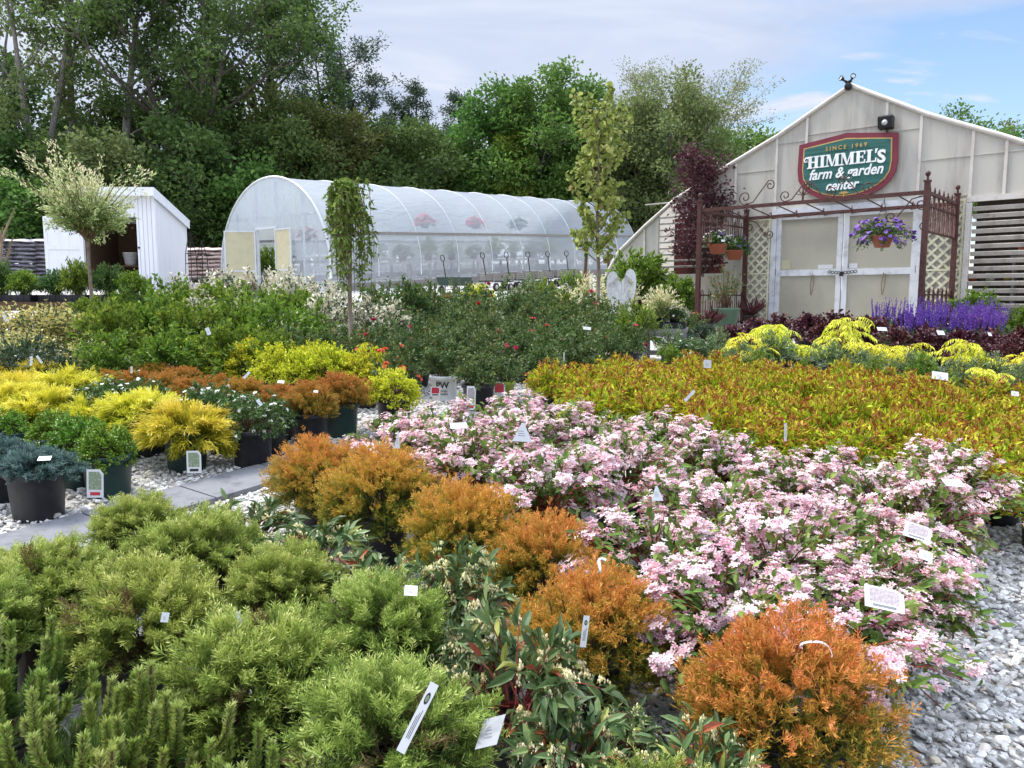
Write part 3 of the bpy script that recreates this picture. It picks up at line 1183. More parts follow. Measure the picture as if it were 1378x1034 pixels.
t.raw([(-W - .12, -.22, HF + .02), (.1, -.22, HF + .02), (.1, D + .15, HB - .03), (-W - .12, D + .15, HB - .03),
       (-W - .12, -.22, HF + .1), (.1, -.22, HF + .1), (.1, D + .15, HB + .05), (-W - .12, D + .15, HB + .05)],
      [(3, 2, 1, 0), (4, 5, 6, 7), (0, 1, 5, 4), (1, 2, 6, 5), (2, 3, 7, 6), (3, 0, 4, 7)])
t.box(-W - .12, .1, -.26, -.223, HF - .18, HF + .1)
t.raw([(.065, -.2, HF - .22), (.065, D + .12, HB - .25), (.065, D + .12, HB - .035), (.065, -.2, HF + .015), (.098, -.2, HF - .22), (.098, D + .12, HB - .25), (.098, D + .12, HB - .035), (.098, -.2, HF + .015)],
      [(0, 1, 2, 3), (7, 6, 5, 4), (0, 4, 5, 1), (1, 5, 6, 2), (2, 6, 7, 3), (3, 7, 4, 0)])
t.build('roof', M['white_paint'], sd)
t = MB()
Mx = Matrix.Translation((-2.36, -.03, 0)) @ Matrix.Rotation(PI + .12, 4, 'Z')
t.box(0, 1.2, -.02, .02, .05, 2.36, M=Mx)
t.box(0, 1.2, .021, .045, 1.28, 1.4, M=Mx)
t.box(0, 1.2, .021, .045, 2.2, 2.34, M=Mx)
t.box(0, .1, .021, .042, .05, 2.19, M=Mx)
t.box(1.1, 1.2, .021, .042, .05, 2.19, M=Mx)
d_ = t.build('door', M['white_paint'], sd)
t = MB()
t.ball((-.57, -.02, 1.35), .035)
t.build('door_latch', M['black_metal'], sd)
t = MB()
t.box(-W + .07, -.08, .06, D - .06, .0, .04)
t.box(-W + .07, -W + .09, .06, D - .06, .04, 2.4)
t.box(-.085, -.065, .06, D - .06, .04, 2.4)
t.box(-W + .1, -.1, D - .1, D - .07, .04, 2.4)
t.build('shed_lining', M['brown_wood'], sd)
SM = Matrix.Translation(SO) @ Matrix.Rotation(.06, 4, 'Z')
q = SM @ Vector((-1.45, 1.3, 0))
cb = thing('storage_bench', 'brown storage bench inside the white shed', 'bench', (q.x, q.y, gz(0, 26.44)), .06)
t = MB()
t.box(-.7, .7, -.35, .35, .75, .8)
t.build('bench_top', M['brown_wood'], cb)
for a in (-.62, .62):
    for b in (-.28, .28):
        t = MB()
        t.box(a - .04, a + .04, b - .04, b + .04, .04, .75)
        t.build('leg', M['brown_wood'], cb)
t = MB()
t.lathe([(.001, 0), (.19, 0), (.24, .42), (.26, .42), (.26, .45), (.225, .45), (.18, .03), (.001, .03)], 22)
bk = thing('white_bucket', 'white bucket standing inside the open shed', 'bucket', (q.x + .1, q.y - .1, gz(0, 26.44) + .8))
t.build('bucket_body', M['white_plastic'], bk)
t = MB()
t.tube([(.25 * math.cos(a), -.05 * math.sin(a) - .2 * math.sin(a), .4 - .12 * math.sin(a)) for a in np.linspace(0, PI, 11)], .008, 5)
t.build('handle', M['film_frame'], bk)
t = MB()
t.tube([(0, 0, 1.5), (.03, -.02, 1.75), (.12, -.03, 1.9), (.25, -.02, 1.85), (.3, 0, 1.55), (.28, 0, 1.2)], .035, 8)
hs = t.build('garden_hose', mat('pale_hose', (.5, .42, .28), .5))
hs.location = tuple(SM @ Vector((-2.25, .6, .3)))
tag(hs, 'pale garden hose looped on the left inner wall of the white shed', 'hose')


# ---------------------------------------------------------------- bags of mulch on pallets
def bag_mesh(name, L_, W_, H_, m_, seed):
    r_ = np.random.default_rng(seed)
    t = MB()
    nx, ny_ = 12, 8
    V = []
    ph = r_.uniform(0, 6, 4)
    for s in (0, 1):
        for j in range(ny_ + 1):
            for i in range(nx + 1):
                u, v = i / nx * 2 - 1, j / ny_ * 2 - 1
                e = (1 - abs(u) ** 6) ** .5 * (1 - abs(v) ** 4) ** .5
                wob = .2 * math.sin(4 * u + ph[0]) * math.sin(3 * v + ph[1])
                z = H_ * (.12 + .5 * e * (1 + wob) * (1 if s else -.5)) + .05 * H_ * math.sin(5 * u + ph[2])
                V.append((u * L_ / 2, v * W_ / 2, z + H_ * .2))
    n1 = (nx + 1) * (ny_ + 1)
    Fs = []
    for j in range(ny_):
        for i in range(nx):
            a = j * (nx + 1) + i
            f = (a, a + 1, a + nx + 2, a + nx + 1)
            Fs.append(tuple(n1 + k for k in f))
            Fs.append(f[::-1])
    t.raw(V, Fs, 0, True)
    return t.mesh(name, m_)


def pallet(x, y, label, rz):
    pl = thing('pallet', label, 'pallet', (x, y, gz(x, y)), rz)
    for k in range(5):
        t = MB()
        t.box(-.5, .5, -.36 + k * .16, -.26 + k * .16, .1, .125)
        t.build('pallet_board', M['grey_wood'], pl)
    for k in (-.45, 0, .45):
        t = MB()
        t.box(k - .04, k + .04, -.36, .38, 0, .1)
        t.build('pallet_bearer', M['grey_wood'], pl)


bagA = [bag_mesh('grey_mulch_bag', .98, .8, .15, M['bag_grey'], i) for i in range(3)]
bagB = [bag_mesh('pale_soil_bag', .95, .75, .17, M['bag_pink'], 9 + i) for i in range(3)]
cols_ = ['leftmost', 'middle', 'right hand']
for c, pxx in enumerate((4, 35, 64)):
    y = 26.5 + c * .3
    x = (pxx - 689) / 1040 * y
    pallet(x, y, 'wooden pallet under the %s stack of grey mulch bags beside the white shed' % cols_[c], .15)
    for k in range(11):
        o = link('mulch_bag', bagA[k % 3])
        o.location = (x + (k * .012 if c == 1 else k * -.01) + random.uniform(-.03, .03), y + random.uniform(-.03, .03), gz(x, y) + .125 + k * .138)
        o.rotation_euler = (random.uniform(-.02, .02), random.uniform(-.04, .04), .15 + (PI if k % 2 else 0))
        tag(o, 'flat grey plastic mulch bag in the %s pile at the left edge' % cols_[c], 'bag', 'grey mulch bags in the %s pile' % cols_[c])
for c, pxx in enumerate((264, 292)):
    y = 30.5
    x = (pxx - 689) / 1040 * y
    nm = ['beside the white shed', 'against the polytunnel'][c]
    pallet(x, y, 'wooden pallet under pale bags ' + nm, .1)
    for k in range(8):
        o = link('soil_bag', bagB[k % 3])
        o.location = (x + random.uniform(-.04, .04), y + random.uniform(-.04, .04), gz(x, y) + .125 + k * .15)
        o.rotation_euler = (0, random.uniform(-.04, .04), .1 + (PI if k % 2 else 0))
        tag(o, 'pale pinkish soil bag in the pile ' + nm, 'bag', 'pale soil bags in the pile ' + nm)
# obelisk trellises beside the shed
for n_, (pxx, y, hh) in enumerate(((262, 27.2, 1.9), (277, 27.6, 1.6))):
    x = (pxx - 689) / 1040 * y
    ob = thing('garden_obelisk', ['taller dark metal plant obelisk beside the white shed', 'shorter dark metal plant obelisk between shed and polytunnel'][n_], 'obelisk', (x, y, gz(x, y)), .4)
    for k in range(4):
        a = k * PI / 2
        t = MB()
        t.tube([(.2 * math.cos(a), .2 * math.sin(a), 0), (.17 * math.cos(a), .17 * math.sin(a), hh * .6), (.02 * math.cos(a), .02 * math.sin(a), hh)], .014, 6)
        t.build('leg', M['black_metal'], ob)
    for z in (.4, .8, 1.15):
        t = MB()
        t.tube([((.2 - z * .04) * math.cos(a), (.2 - z * .04) * math.sin(a), z) for a in np.linspace(0, 2 * PI, 17)[:-1]], .01, 5, closed=True)
        t.build('ring', M['black_metal'], ob)

# ---------------------------------------------------------------- garden wagons
def wagon_parts():
    P = []
    t = MB()
    t.box(-.28, .28, 0, 1.1, .30, .33)
    P.append(('wagon_bed', t.mesh('wagon_bed', M['black_metal'])))
    t = MB()
    for z in (.36, .42, .48, .54):
        t.box(-.3, -.275, 0, 1.1, z - .02, z + .02)
        t.box(.275, .3, 0, 1.1, z - .02, z + .02)
        t.box(-.275, .275, -.012, .012, z - .02, z + .02)
        t.box(-.275, .275, 1.088, 1.112, z - .02, z + .02)
    for x in (-.31, .31):
        for y in (.05, .55, 1.05):
            t.box(x - .012, x + .012, y - .03, y + .03, .3, .57)
    P.append(('slatted_side', t.mesh('slatted_side', M['grey_wood'])))
    for x in (-.31, .31):
        for y in (.17, .9):
            t = MB()
            b0 = len(t.v)
            t.lathe([(.075, -.035), (.11, -.04), (.13, -.025), (.132, 0), (.13, .025), (.11, .04), (.075, .035)], 18)
            t.lathe([(.076, -.03), (.076, .03), (.02, .036), (.001, .036)], 14, 1)
            t.lathe([(.001, -.036), (.02, -.036), (.076, -.03)], 14, 1)
            t.v[b0:] = [(x + (z if x > 0 else -z), y + a, .132 + b) for a, b, z in t.v[b0:]]
            P.append(('wheel', t.mesh('wagon_wheel', [M['rubber'], M['rim_cream']])))
    t = MB()
    t.bar((-.31, .17, .132), (.31, .17, .132), .025)
    t.bar((-.31, .9, .132), (.31, .9, .132), .025)
    t.bar((-.15, .17, .15), (-.15, .17, .3), .03)
    t.bar((.15, .9, .15), (.15, .9, .3), .03)
    P.append(('axle', t.mesh('wagon_axle', M['black_metal'])))
    t = MB()
    a, b = Vector((0, .1, .22)), Vector((.06, -.18, 1.02))
    t.tube([a, a.lerp(b, .5), b], .016, 6)
    d = (b - a).normalized()
    s = Vector((1, 0, 0))
    t.tube([tuple(b + d * .1 + s * .085 * math.cos(q) + d * .1 * math.sin(q)) for q in np.linspace(-PI / 2, 1.5 * PI, 15)[:-1]], .014, 6, closed=True)
    P.append(('pull_handle', t.mesh('wagon_handle', M['black_metal'])))
    return P


WP = wagon_parts()
wl = ['leftmost slatted garden wagon at the head of the row', 'second slatted garden wagon from the left in the row', 'slatted garden wagon in the middle of the row of five', 'fourth slatted garden wagon, behind the tall maple sapling', 'last slatted garden wagon at the right end of the row']
for k in range(5):
    x, y = -.85 + .594 * 1.22 * k, 24.8 + .805 * 1.22 * k
    wg = thing('garden_wagon', wl[k] + ' before the polytunnel', 'wagon', (x, y, gz(x, y)), TR + random.uniform(-.05, .05), 'slatted garden wagons parked in a row')
    for nm, me in WP:
        link(nm, me, wg)
x, y = (600 - 689) / 1040 * 23.5, 23.5
wg = thing('garden_cart', 'low dark green garden cart left of the slatted wagons', 'cart', (x, y, gz(x, y)), TR)
t = MB()
t.raw([(-.25, 0, .25), (.25, 0, .25), (.25, .8, .25), (-.25, .8, .25), (-.33, -.06, .5), (.33, -.06, .5), (.33, .88, .5), (-.33, .88, .5), (-.29, -.02, .5), (.29, -.02, .5), (.29, .84, .5), (-.29, .84, .5), (-.22, .03, .27), (.22, .03, .27), (.22, .77, .27), (-.22, .77, .27)],
      [(3, 2, 1, 0), (0, 1, 5, 4), (1, 2, 6, 5), (2, 3, 7, 6), (3, 0, 4, 7), (4, 5, 9, 8), (5, 6, 10, 9), (6, 7, 11, 10), (7, 4, 8, 11), (8, 9, 13, 12), (9, 10, 14, 13), (10, 11, 15, 14), (11, 8, 12, 15), (12, 13, 14, 15)])
t.build('cart_tub', M['green_plastic'], wg)
for nm, me in WP:
    if nm in ('wheel', 'axle', 'pull_handle'):
        o = link(nm, me, wg)
        o.scale = (.9, .85, .95)

# ---------------------------------------------------------------- angel wings statue
x, y = (835 - 689) / 1040 * 13.5, 13.5
an = thing('angel_wings_statue', 'white carved pair of angel wings standing among cream tipped shrubs', 'statue', (x, y, gz(x, y)), -.1)
for sg in (-1, 1):
    out = [(.002, .42), (.002, .62), (.002, .84), (.05, .90), (.09, 1.02), (.14, 1.05), (.20, 1.03), (.24, .96), (.255, .85), (.25, .72), (.225, .58), (.18, .45), (.1, .4)]
    out = [(x_ * sg + (.0 if sg < 0 else 0), z + (.04 if sg > 0 else 0)) for x_, z in out]
    if sg > 0:
        out = out[::-1]
    t = MB()
    t.prism(out, -.025, .025)
    w_ = t.build('wing', M['statue'], an)
    t = MB()
    for k in range(7):
        a0 = Vector((sg * (.07 + .02 * k), -.028, .95 - .02 * k + (.04 if sg > 0 else 0)))
        a1 = Vector((sg * (.05 + .025 * k), -.028, .47 + .035 * k))
        t.tube([a0, a0.lerp(a1, .5) + Vector((sg * .012, -.006, 0)), a1], [.014, .018, .006], 6)
    t.build('feather', M['statue'], w_)
t = MB()
t.box(-.2, .2, -.14, .14, 0, .36)
t.box(-.15, .15, -.1, .1, .36, .43)
t.build('plinth', M['statue'], an)

# ---------------------------------------------------------------- timber bench with a tray
x, y = at(893, 487)
bn = thing('timber_bench', 'grey timber bench holding a black tray of plants', 'bench', (x, y, gz(x, y)), -.25)
t = MB()
for k in range(3):
    t.box(-.30, .30, -.24 + k * .165, -.09 + k * .165, .40, .44)
t.build('bench_top', M['grey_wood'], bn)
for a in (-.24, .24):
    for b in (-.19, .19):
        t = MB()
        t.box(a - .045, a + .045, b - .045, b + .045, 0, .40)
        t.build('leg', M['grey_wood'], bn)
t = MB()
t.box(-.19, .19, -.215, -.165, .1, .16)
t.box(-.27, .27, -.242, -.238, .34, .399)
t.build('cross_rail', M['grey_wood'], bn)
ty = thing('plant_tray', 'black plastic tray on the grey timber bench', 'tray', (x, y - .02, gz(x, y) + .44), -.25)
t = MB()
t.box(-.27, .27, -.2, .2, 0, .012)
for a, b, c, d in ((-.27, -.255, -.2, .2), (.255, .27, -.2, .2), (-.255, .255, -.2, -.185), (-.255, .255, .185, .2)):
    t.box(a, b, c, d, .012, .075)
for k in range(5):
    t.box(-.23 + k * .095, -.17 + k * .095, -.204, -.2, .02, .06)
t.build('tray_body', M['black_plastic'], ty)

# ---------------------------------------------------------------- seedling table at the left
tb = thing('seedling_table', 'low brown timber table of seedlings in front of the white shed', 'table', (-7.9, 12.2, gz(0, 12.2)), .04)
t = MB()
for k in range(5):
    t.box(-2.4, 2.25, -.5 + k * .2, -.32 + k * .2, .58, .62)
t.box(-2.4, 2.25, -.525, -.501, .49, .6)
t.build('table_top', M['brown_wood'], tb)
for a in (-2.3, 0, 2.15):
    for b in (-.45, .43):
        t = MB()
        t.box(a - .045, a + .045, b - .045, b + .045, 0, .58)
        t.build('leg', M['brown_wood'], tb)
# two timber stakes by the sapling
for n_, (pxx, py, top_) in enumerate(((785, 392, 1.5), (818, 392, 1.35))):
    y = 17.5
    x = (pxx - 689) / 1040 * y
    o = MB()
    o.tube([(0, 0, 0), (.02, 0, top_ * .5), (.06 - .09 * n_, 0, top_)], .035, 8)
    ob = o.build('timber_stake', M['brown_wood'])
    ob.location = (x, y, gz(x, y))
    tag(ob, ['leaning timber stake left of the maple sapling', 'timber stake right of the maple sapling'][n_], 'stake')

# ================================================================ foliage colours
LM = {
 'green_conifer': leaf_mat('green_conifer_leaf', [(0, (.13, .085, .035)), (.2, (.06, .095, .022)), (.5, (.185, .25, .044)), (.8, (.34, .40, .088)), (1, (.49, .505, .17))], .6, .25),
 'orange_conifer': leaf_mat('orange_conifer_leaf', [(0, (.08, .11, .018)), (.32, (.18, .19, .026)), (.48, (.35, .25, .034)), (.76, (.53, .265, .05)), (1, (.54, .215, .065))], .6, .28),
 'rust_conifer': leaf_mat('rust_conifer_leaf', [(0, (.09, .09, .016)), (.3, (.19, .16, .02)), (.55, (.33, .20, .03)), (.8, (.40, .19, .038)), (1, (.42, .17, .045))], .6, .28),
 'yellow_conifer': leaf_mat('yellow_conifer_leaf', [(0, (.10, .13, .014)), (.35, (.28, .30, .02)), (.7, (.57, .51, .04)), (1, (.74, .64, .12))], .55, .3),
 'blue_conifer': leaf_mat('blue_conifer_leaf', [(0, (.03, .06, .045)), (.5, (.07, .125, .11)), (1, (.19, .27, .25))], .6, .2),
 'candle': leaf_mat('candle_needle', [(0, (.035, .07, .02)), (.4, (.125, .185, .035)), (.75, (.25, .315, .06)), (1, (.39, .42, .15))], .5, .25),
 'boxwood': leaf_mat('boxwood_leaf', [(0, (.04, .09, .01)), (.5, (.10, .20, .014)), (1, (.20, .33, .03))], .35, .25, spec=.5),
 'golden': leaf_mat('golden_round_leaf', [(0, (.13, .18, .015)), (.4, (.36, .42, .02)), (.8, (.60, .60, .04)), (1, (.72, .68, .10))], .5, .3),
 'azalea': leaf_mat('azalea_leaf', [(0, (.02, .05, .015)), (.5, (.055, .12, .03)), (1, (.13, .21, .06))], .45, .25),
 'leuco': leaf_mat('glossy_lance_leaf', [(0, (.04, .08, .026)), (.5, (.085, .14, .05)), (.8, (.15, .215, .08)), (.93, (.24, .27, .06)), (1, (.24, .075, .03))], .4, .2, spec=.35),
 'weigela': leaf_mat('weigela_leaf', [(0, (.04, .085, .018)), (.5, (.105, .18, .035)), (1, (.23, .31, .07))], .42, .3),
 'spirea': leaf_mat('spirea_leaf', [(0, (.20, .27, .014)), (.40, (.41, .47, .024)), (.60, (.49, .46, .03)), (.76, (.38, .18, .034)), (1, (.26, .075, .03))], .5, .3),
 'lime_shrub': leaf_mat('fresh_green_leaf', [(0, (.035, .08, .012)), (.5, (.105, .18, .02)), (1, (.24, .32, .04))], .45, .35),
 'euonymus': leaf_mat('yellow_edged_leaf', [(0, (.03, .06, .025)), (.4, (.09, .12, .04)), (.55, (.42, .38, .12)), (1, (.55, .48, .19))], .4, .25),
 'silver': leaf_mat('cream_edged_leaf', [(0, (.035, .06, .03)), (.4, (.10, .135, .07)), (.55, (.50, .47, .34)), (1, (.66, .61, .48))], .4, .25),
 'dark_shrub': leaf_mat('dark_holly_leaf', [(0, (.012, .03, .014)), (.6, (.03, .065, .028)), (1, (.08, .12, .05))], .35, .15, spec=.5),
 'rose': leaf_mat('rose_leaf', [(0, (.025, .05, .014)), (.5, (.06, .105, .026)), (.8, (.115, .165, .04)), (1, (.19, .11, .04))], .45, .3, spec=.3),
 'pale_green': leaf_mat('pale_blue_green_leaf', [(0, (.05, .09, .04)), (.5, (.13, .19, .085)), (1, (.26, .31, .14))], .5, .3),
 'sumac': leaf_mat('sumac_leaf', [(0, (.30, .38, .03)), (.5, (.60, .62, .05)), (1, (.76, .74, .14))], .5, .35),
 'burgundy': leaf_mat('burgundy_leaf', [(0, (.018, .008, .010)), (.5, (.055, .014, .022)), (.85, (.105, .025, .035)), (1, (.22, .07, .03))], .35, .2, spec=.5),
 'salvia': leaf_mat('sage_leaf', [(0, (.03, .07, .02)), (.5, (.08, .14, .045)), (1, (.17, .24, .085))], .55, .25),
 'purple': leaf_mat('violet_blossom', [(0, (.07, .03, .17)), (.5, (.16, .07, .38)), (1, (.32, .18, .56))], .5, .3),
 'pink': leaf_mat('pink_blossom', [(0, (.45, .11, .16)), (.3, (.74, .42, .47)), (.65, (.88, .69, .71)), (1, (.94, .86, .85))], .5, .3, .85, 1.12),
 'white': leaf_mat('white_blossom', [(0, (.7, .68, .45)), (.4, (.82, .82, .76)), (1, (.9, .9, .88))], .5, .3, .9, 1.05),
 'cream': leaf_mat('cream_bell', [(0, (.45, .42, .16)), (.5, (.70, .64, .36)), (1, (.84, .80, .60))], .5, .3),
 'coral': leaf_mat('coral_rose', [(0, (.50, .06, .03)), (.5, (.76, .16, .09)), (1, (.82, .32, .20))], .5, .3),
 'red': leaf_mat('crimson_flower', [(0, (.20, .01, .02)), (.6, (.48, .02, .06)), (1, (.62, .08, .12))], .5, .3),
 'hanger_red': leaf_mat('scarlet_flower', [(0, (.4, .01, .01)), (.6, (.70, .03, .05)), (1, (.75, .12, .15))], .5, .3),
 'willow': leaf_mat('dappled_willow_leaf', [(0, (.10, .15, .03)), (.4, (.24, .31, .09)), (.7, (.47, .50, .24)), (.9, (.68, .64, .44)), (1, (.66, .48, .38))], .5, .35),
 'hakuro': leaf_mat('cream_shoot_leaf', [(0, (.12, .18, .05)), (.4, (.40, .43, .18)), (.7, (.66, .62, .38)), (1, (.76, .70, .50))], .5, .35),
 'weeper': leaf_mat('weeping_leaf', [(0, (.04, .09, .015)), (.5, (.11, .19, .03)), (1, (.23, .31, .07))], .45, .35),
 'maple': leaf_mat('maple_sapling_leaf', [(0, (.09, .13, .02)), (.5, (.24, .28, .06)), (.85, (.36, .37, .13)), (1, (.34, .20, .10))], .5, .4),
 'plum': leaf_mat('purple_plum_leaf', [(0, (.035, .014, .018)), (.6, (.09, .03, .04)), (1, (.18, .07, .07))], .4, .3),
 'stem': leaf_mat('twig', [(0, (.05, .03, .02)), (.5, (.10, .06, .035)), (1, (.2, .14, .08))], .8, 0),
 'redstem': leaf_mat('red_twig', [(0, (.08, .02, .012)), (.5, (.17, .04, .025)), (1, (.24, .09, .05))], .6, 0),
 'greenstem': leaf_mat('green_twig', [(0, (.06, .08, .02)), (.5, (.11, .13, .035)), (1, (.2, .22, .07))], .6, 0),
}


# ---------------------------------------------------------------- plant makers: each returns [(part name, mesh)]
def conifer(m, R=.28, zc=.13, flat=.68, n=2200, nt_=150, L=(.05, .09), K=9, w=.006, out=.6, up=.55, rnd=.3, tipgain=.3, zmin=-.35, droop=0, spread=(30, 55), topcol=.25, amp=.22, inner=.3, sig=.12):
    T = dome(nt_, zmin)
    nt_ = len(T)
    lm = lumps(T, 14, amp, 6) * rng.uniform(.82, 1.1, nt_)
    ax = unit(T * out + np.array([0, 0, up]) + rdir(nt_) * .25)
    k = rng.integers(0, nt_, n)
    u = rng.random(n) ** .62
    f = (inner + (1 - inner) * u) * np.where(rng.random(n) < .03, rng.uniform(1.05, 1.2, n), 1)
    P = T[k] * (R * f * lm[k])[:, None] + rdir(n) * (R * sig * rng.random(n) ** .5 * (.45 + .7 * u))[:, None]
    P = P * np.array([1, 1, flat]) + np.array([0, 0, zc])
    dirs = unit(ax[k] + T[k] * .25 + rdir(n) * rnd)
    if droop:
        dirs = unit(dirs + np.array([0, 0, -1]) * droop * (f[:, None] ** 2))
    tv = rng.normal(0, .09, nt_)
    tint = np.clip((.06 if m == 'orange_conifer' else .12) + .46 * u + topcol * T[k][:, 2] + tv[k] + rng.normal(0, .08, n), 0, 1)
    if m == 'green_conifer':
        tint[(rng.random(nt_) < .05)[k] & (rng.random(n) < .6)] = 0
    g = Geo()
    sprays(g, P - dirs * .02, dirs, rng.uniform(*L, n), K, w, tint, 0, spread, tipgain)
    ns = 30
    Dd = dome(ns, .0)
    A = rng.normal(0, .02, (len(Dd), 3)) * np.array([1, 1, .1])
    stems(g, A, A + Dd * R * .4 + np.array([0, 0, .05]), Dd * R * .8 * np.array([1, 1, flat]) + np.array([0, 0, zc]), .006, .0025, 1)
    return [('foliage', g.mesh(m + '_foliage', [LM[m], LM['stem']]))]


def shrub(m, R=.28, H=.4, z0=0.0, ns=50, nl=900, L=.04, W=.018, kind=1, up=.55, tmin=.25, tb=.7, tc=.3, ta=.6, base=.05, jit=.012, stem='stem', sr=(.005, .0018), low=.1, tint=None, arch=.35, pw=.8, colour_tip=.5, smul=1.0):
    D = dome(ns, low)
    ns = len(D)
    lm = lumps(D, 14, .2, 7)[:, None] * rng.uniform(.82, 1.06, (ns, 1))
    Cc = D * lm * np.array([R, R, H]) + np.array([0, 0, z0])
    A = rng.normal(0, base, (ns, 3)) * np.array([1, 1, 0])
    B = A + (Cc - A) * .5 + np.array([0, 0, 1]) * arch * H * np.linalg.norm(D[:, :2], axis=1)[:, None]
    g = Geo()
    stems(g, A, B, Cc, sr[0], sr[1], 1)
    i = rng.integers(0, ns, nl)
    t = tmin + (1 - tmin) * rng.random(nl) ** pw
    P = bez(A[i], B[i], Cc[i], t) + rng.normal(0, jit, (nl, 3))
    T = unit(bez(A[i], B[i], Cc[i], np.minimum(t + .05, 1.05)) - bez(A[i], B[i], Cc[i], t - .02))
    d = unit(T * ta + rdir(nl) * tb + np.array([0, 0, tc]))
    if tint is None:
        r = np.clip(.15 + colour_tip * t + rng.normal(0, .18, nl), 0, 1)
    else:
        r = tint(t, P, nl)
    s = rng.uniform(.65, 1.25, nl) * smul
    leaves(g, P, d, L * s, W * s, r, kind, up)
    return g, (A, B, Cc)


def P_(m, g, st='stem', name='foliage'):
    return (name, g.mesh(m + '_foliage', [LM[m], LM[st]]))


def flower_clusters(S, nc, per, spread, size, tr, cup=.3, width=.5, pet=5, lift=.02, tmin=.55, layers=1, up=.5, pw=.7):
    A, B, Cc = S
    i = rng.integers(0, len(A), nc)
    t = tmin + (1 - tmin) * rng.random(nc) ** pw
    P = bez(A[i], B[i], Cc[i], t) + np.array([0, 0, lift])
    O = unit(P * np.array([1, 1, .6]) + np.array([0, 0, .05]))
    cw = rng.uniform(.25, 1.75, nc) if per > 2 else np.ones(nc)
    k = np.repeat(np.arange(nc), np.maximum(1, np.round(per * cw)).astype(int))
    n = len(k)
    off = rdir(n) * rng.random((n, 1)) ** .5
    spread = spread * np.sqrt(cw)[k][:, None]
    Pp = P[k] + off * spread + O[k] * spread * .4
    N = unit(O[k] * .6 + off * .7 + np.array([0, 0, up]) + rdir(n) * .25)
    g = Geo()
    base = rng.normal(0, .14, nc)
    r = np.clip(rng.uniform(*tr, n) + base[k], 0, 1)
    stars(g, Pp, N, rng.uniform(.75, 1.2, n) * size, r, pet, cup, width, layers=layers)
    return g


def bells(S, nr, per, ln, size):
    A, B, Cc = S
    i = rng.integers(0, len(A), nr)
    t = .55 + .42 * rng.random(nr)
    P = bez(A[i], B[i], Cc[i], t) + np.array([0, 0, .012])
    O = unit(P * np.array([1, 1, 0]) + rdir(nr) * .03)
    Dn = unit(O * .9 + rdir(nr) * .5 + np.array([0, 0, .1]))
    k = np.repeat(np.arange(nr), per)
    n = len(k)
    s = np.tile(np.linspace(.15, 1, per), nr)
    c = P[k] + Dn[k] * (s * ln)[:, None] + np.array([0, 0, -1]) * (s ** 2 * ln * .55)[:, None] + rdir(n) * size * .7
    ax = unit(np.array([0, 0, -1]) + rdir(n) * .5)
    a = unit(np.cross(ax, rdir(n)))
    b = np.cross(ax, a)
    sz = (size * (1.15 - .5 * s))[:, None]
    V = np.stack([c - ax * sz, c + a * sz * .5, c + b * sz * .5, c - a * sz * .5, c - b * sz * .5, c + ax * sz * 1.0 + a * sz * .2], 1)
    T = np.array([(0, 1, 2), (0, 2, 3), (0, 3, 4), (0, 4, 1), (5, 2, 1), (5, 3, 2), (5, 4, 3), (5, 1, 4)])
    T = (T[None] + (np.arange(n) * 6)[:, None, None]).reshape(-1, 3)
    C = np.repeat(np.stack([np.clip(rng.normal(.6, .2, n), 0, 1), rng.random(n)], 1), 6, 0)
    g = Geo()
    g.add(V, None, T, C)
    return g


def candles(R=.3, H=.21, ns=36, nn=640):
    D = dome(ns, .05)
    ns = len(D)
    base = rng.normal(0, .05, (ns, 3)) * np.array([1, 1, 0])
    tip = D * np.array([R, R, .08]) + np.array([0, 0, 1]) * (H * rng.uniform(.5, 1.0, (ns, 1)))
    mid = D * np.array([R * .95, R * .95, .05]) + np.array([0, 0, H * .15])
    g = Geo()
    stems(g, base, mid, tip, .006, .004, 1, 5)
    k = np.repeat(np.arange(ns), nn)
    n = len(k)
    t = .22 + .79 * rng.random(n) ** .7
    P = bez(base[k], mid[k], tip[k], t)
    T = unit(bez(base[k], mid[k], tip[k], np.minimum(t + .05, 1.1)) - P)
    new = (t > .58)
    d = unit(T * np.where(new, .7, .7)[:, None] + unit(np.cross(T, rdir(n))) * (np.where(new, .75, .8) * rng.uniform(.5, 1.2, n))[:, None])
    ln = np.where(new, .021, .042) * rng.uniform(.7, 1.2, n)
    s = unit(np.cross(d, rdir(n)))
    wd = .0019
    V = np.stack([P - s * wd, P + d * ln[:, None] * .6 - s * wd, P + d * ln[:, None], P + d * ln[:, None] * .6 + s * wd], 1)
    hue = rng.normal(0, .12, ns)[k]
    r = np.clip(.25 + .55 * np.clip((t - .5) / .35, 0, 1) + hue + rng.normal(0, .08, n), 0, 1)
    C = np.repeat(np.stack([r, rng.random(n)], 1), 4, 0)
    g.add(V, np.arange(n * 4).reshape(-1, 4), None, C)
    return [('foliage', g.mesh('candle_foliage', [LM['candle'], LM['stem']]))]


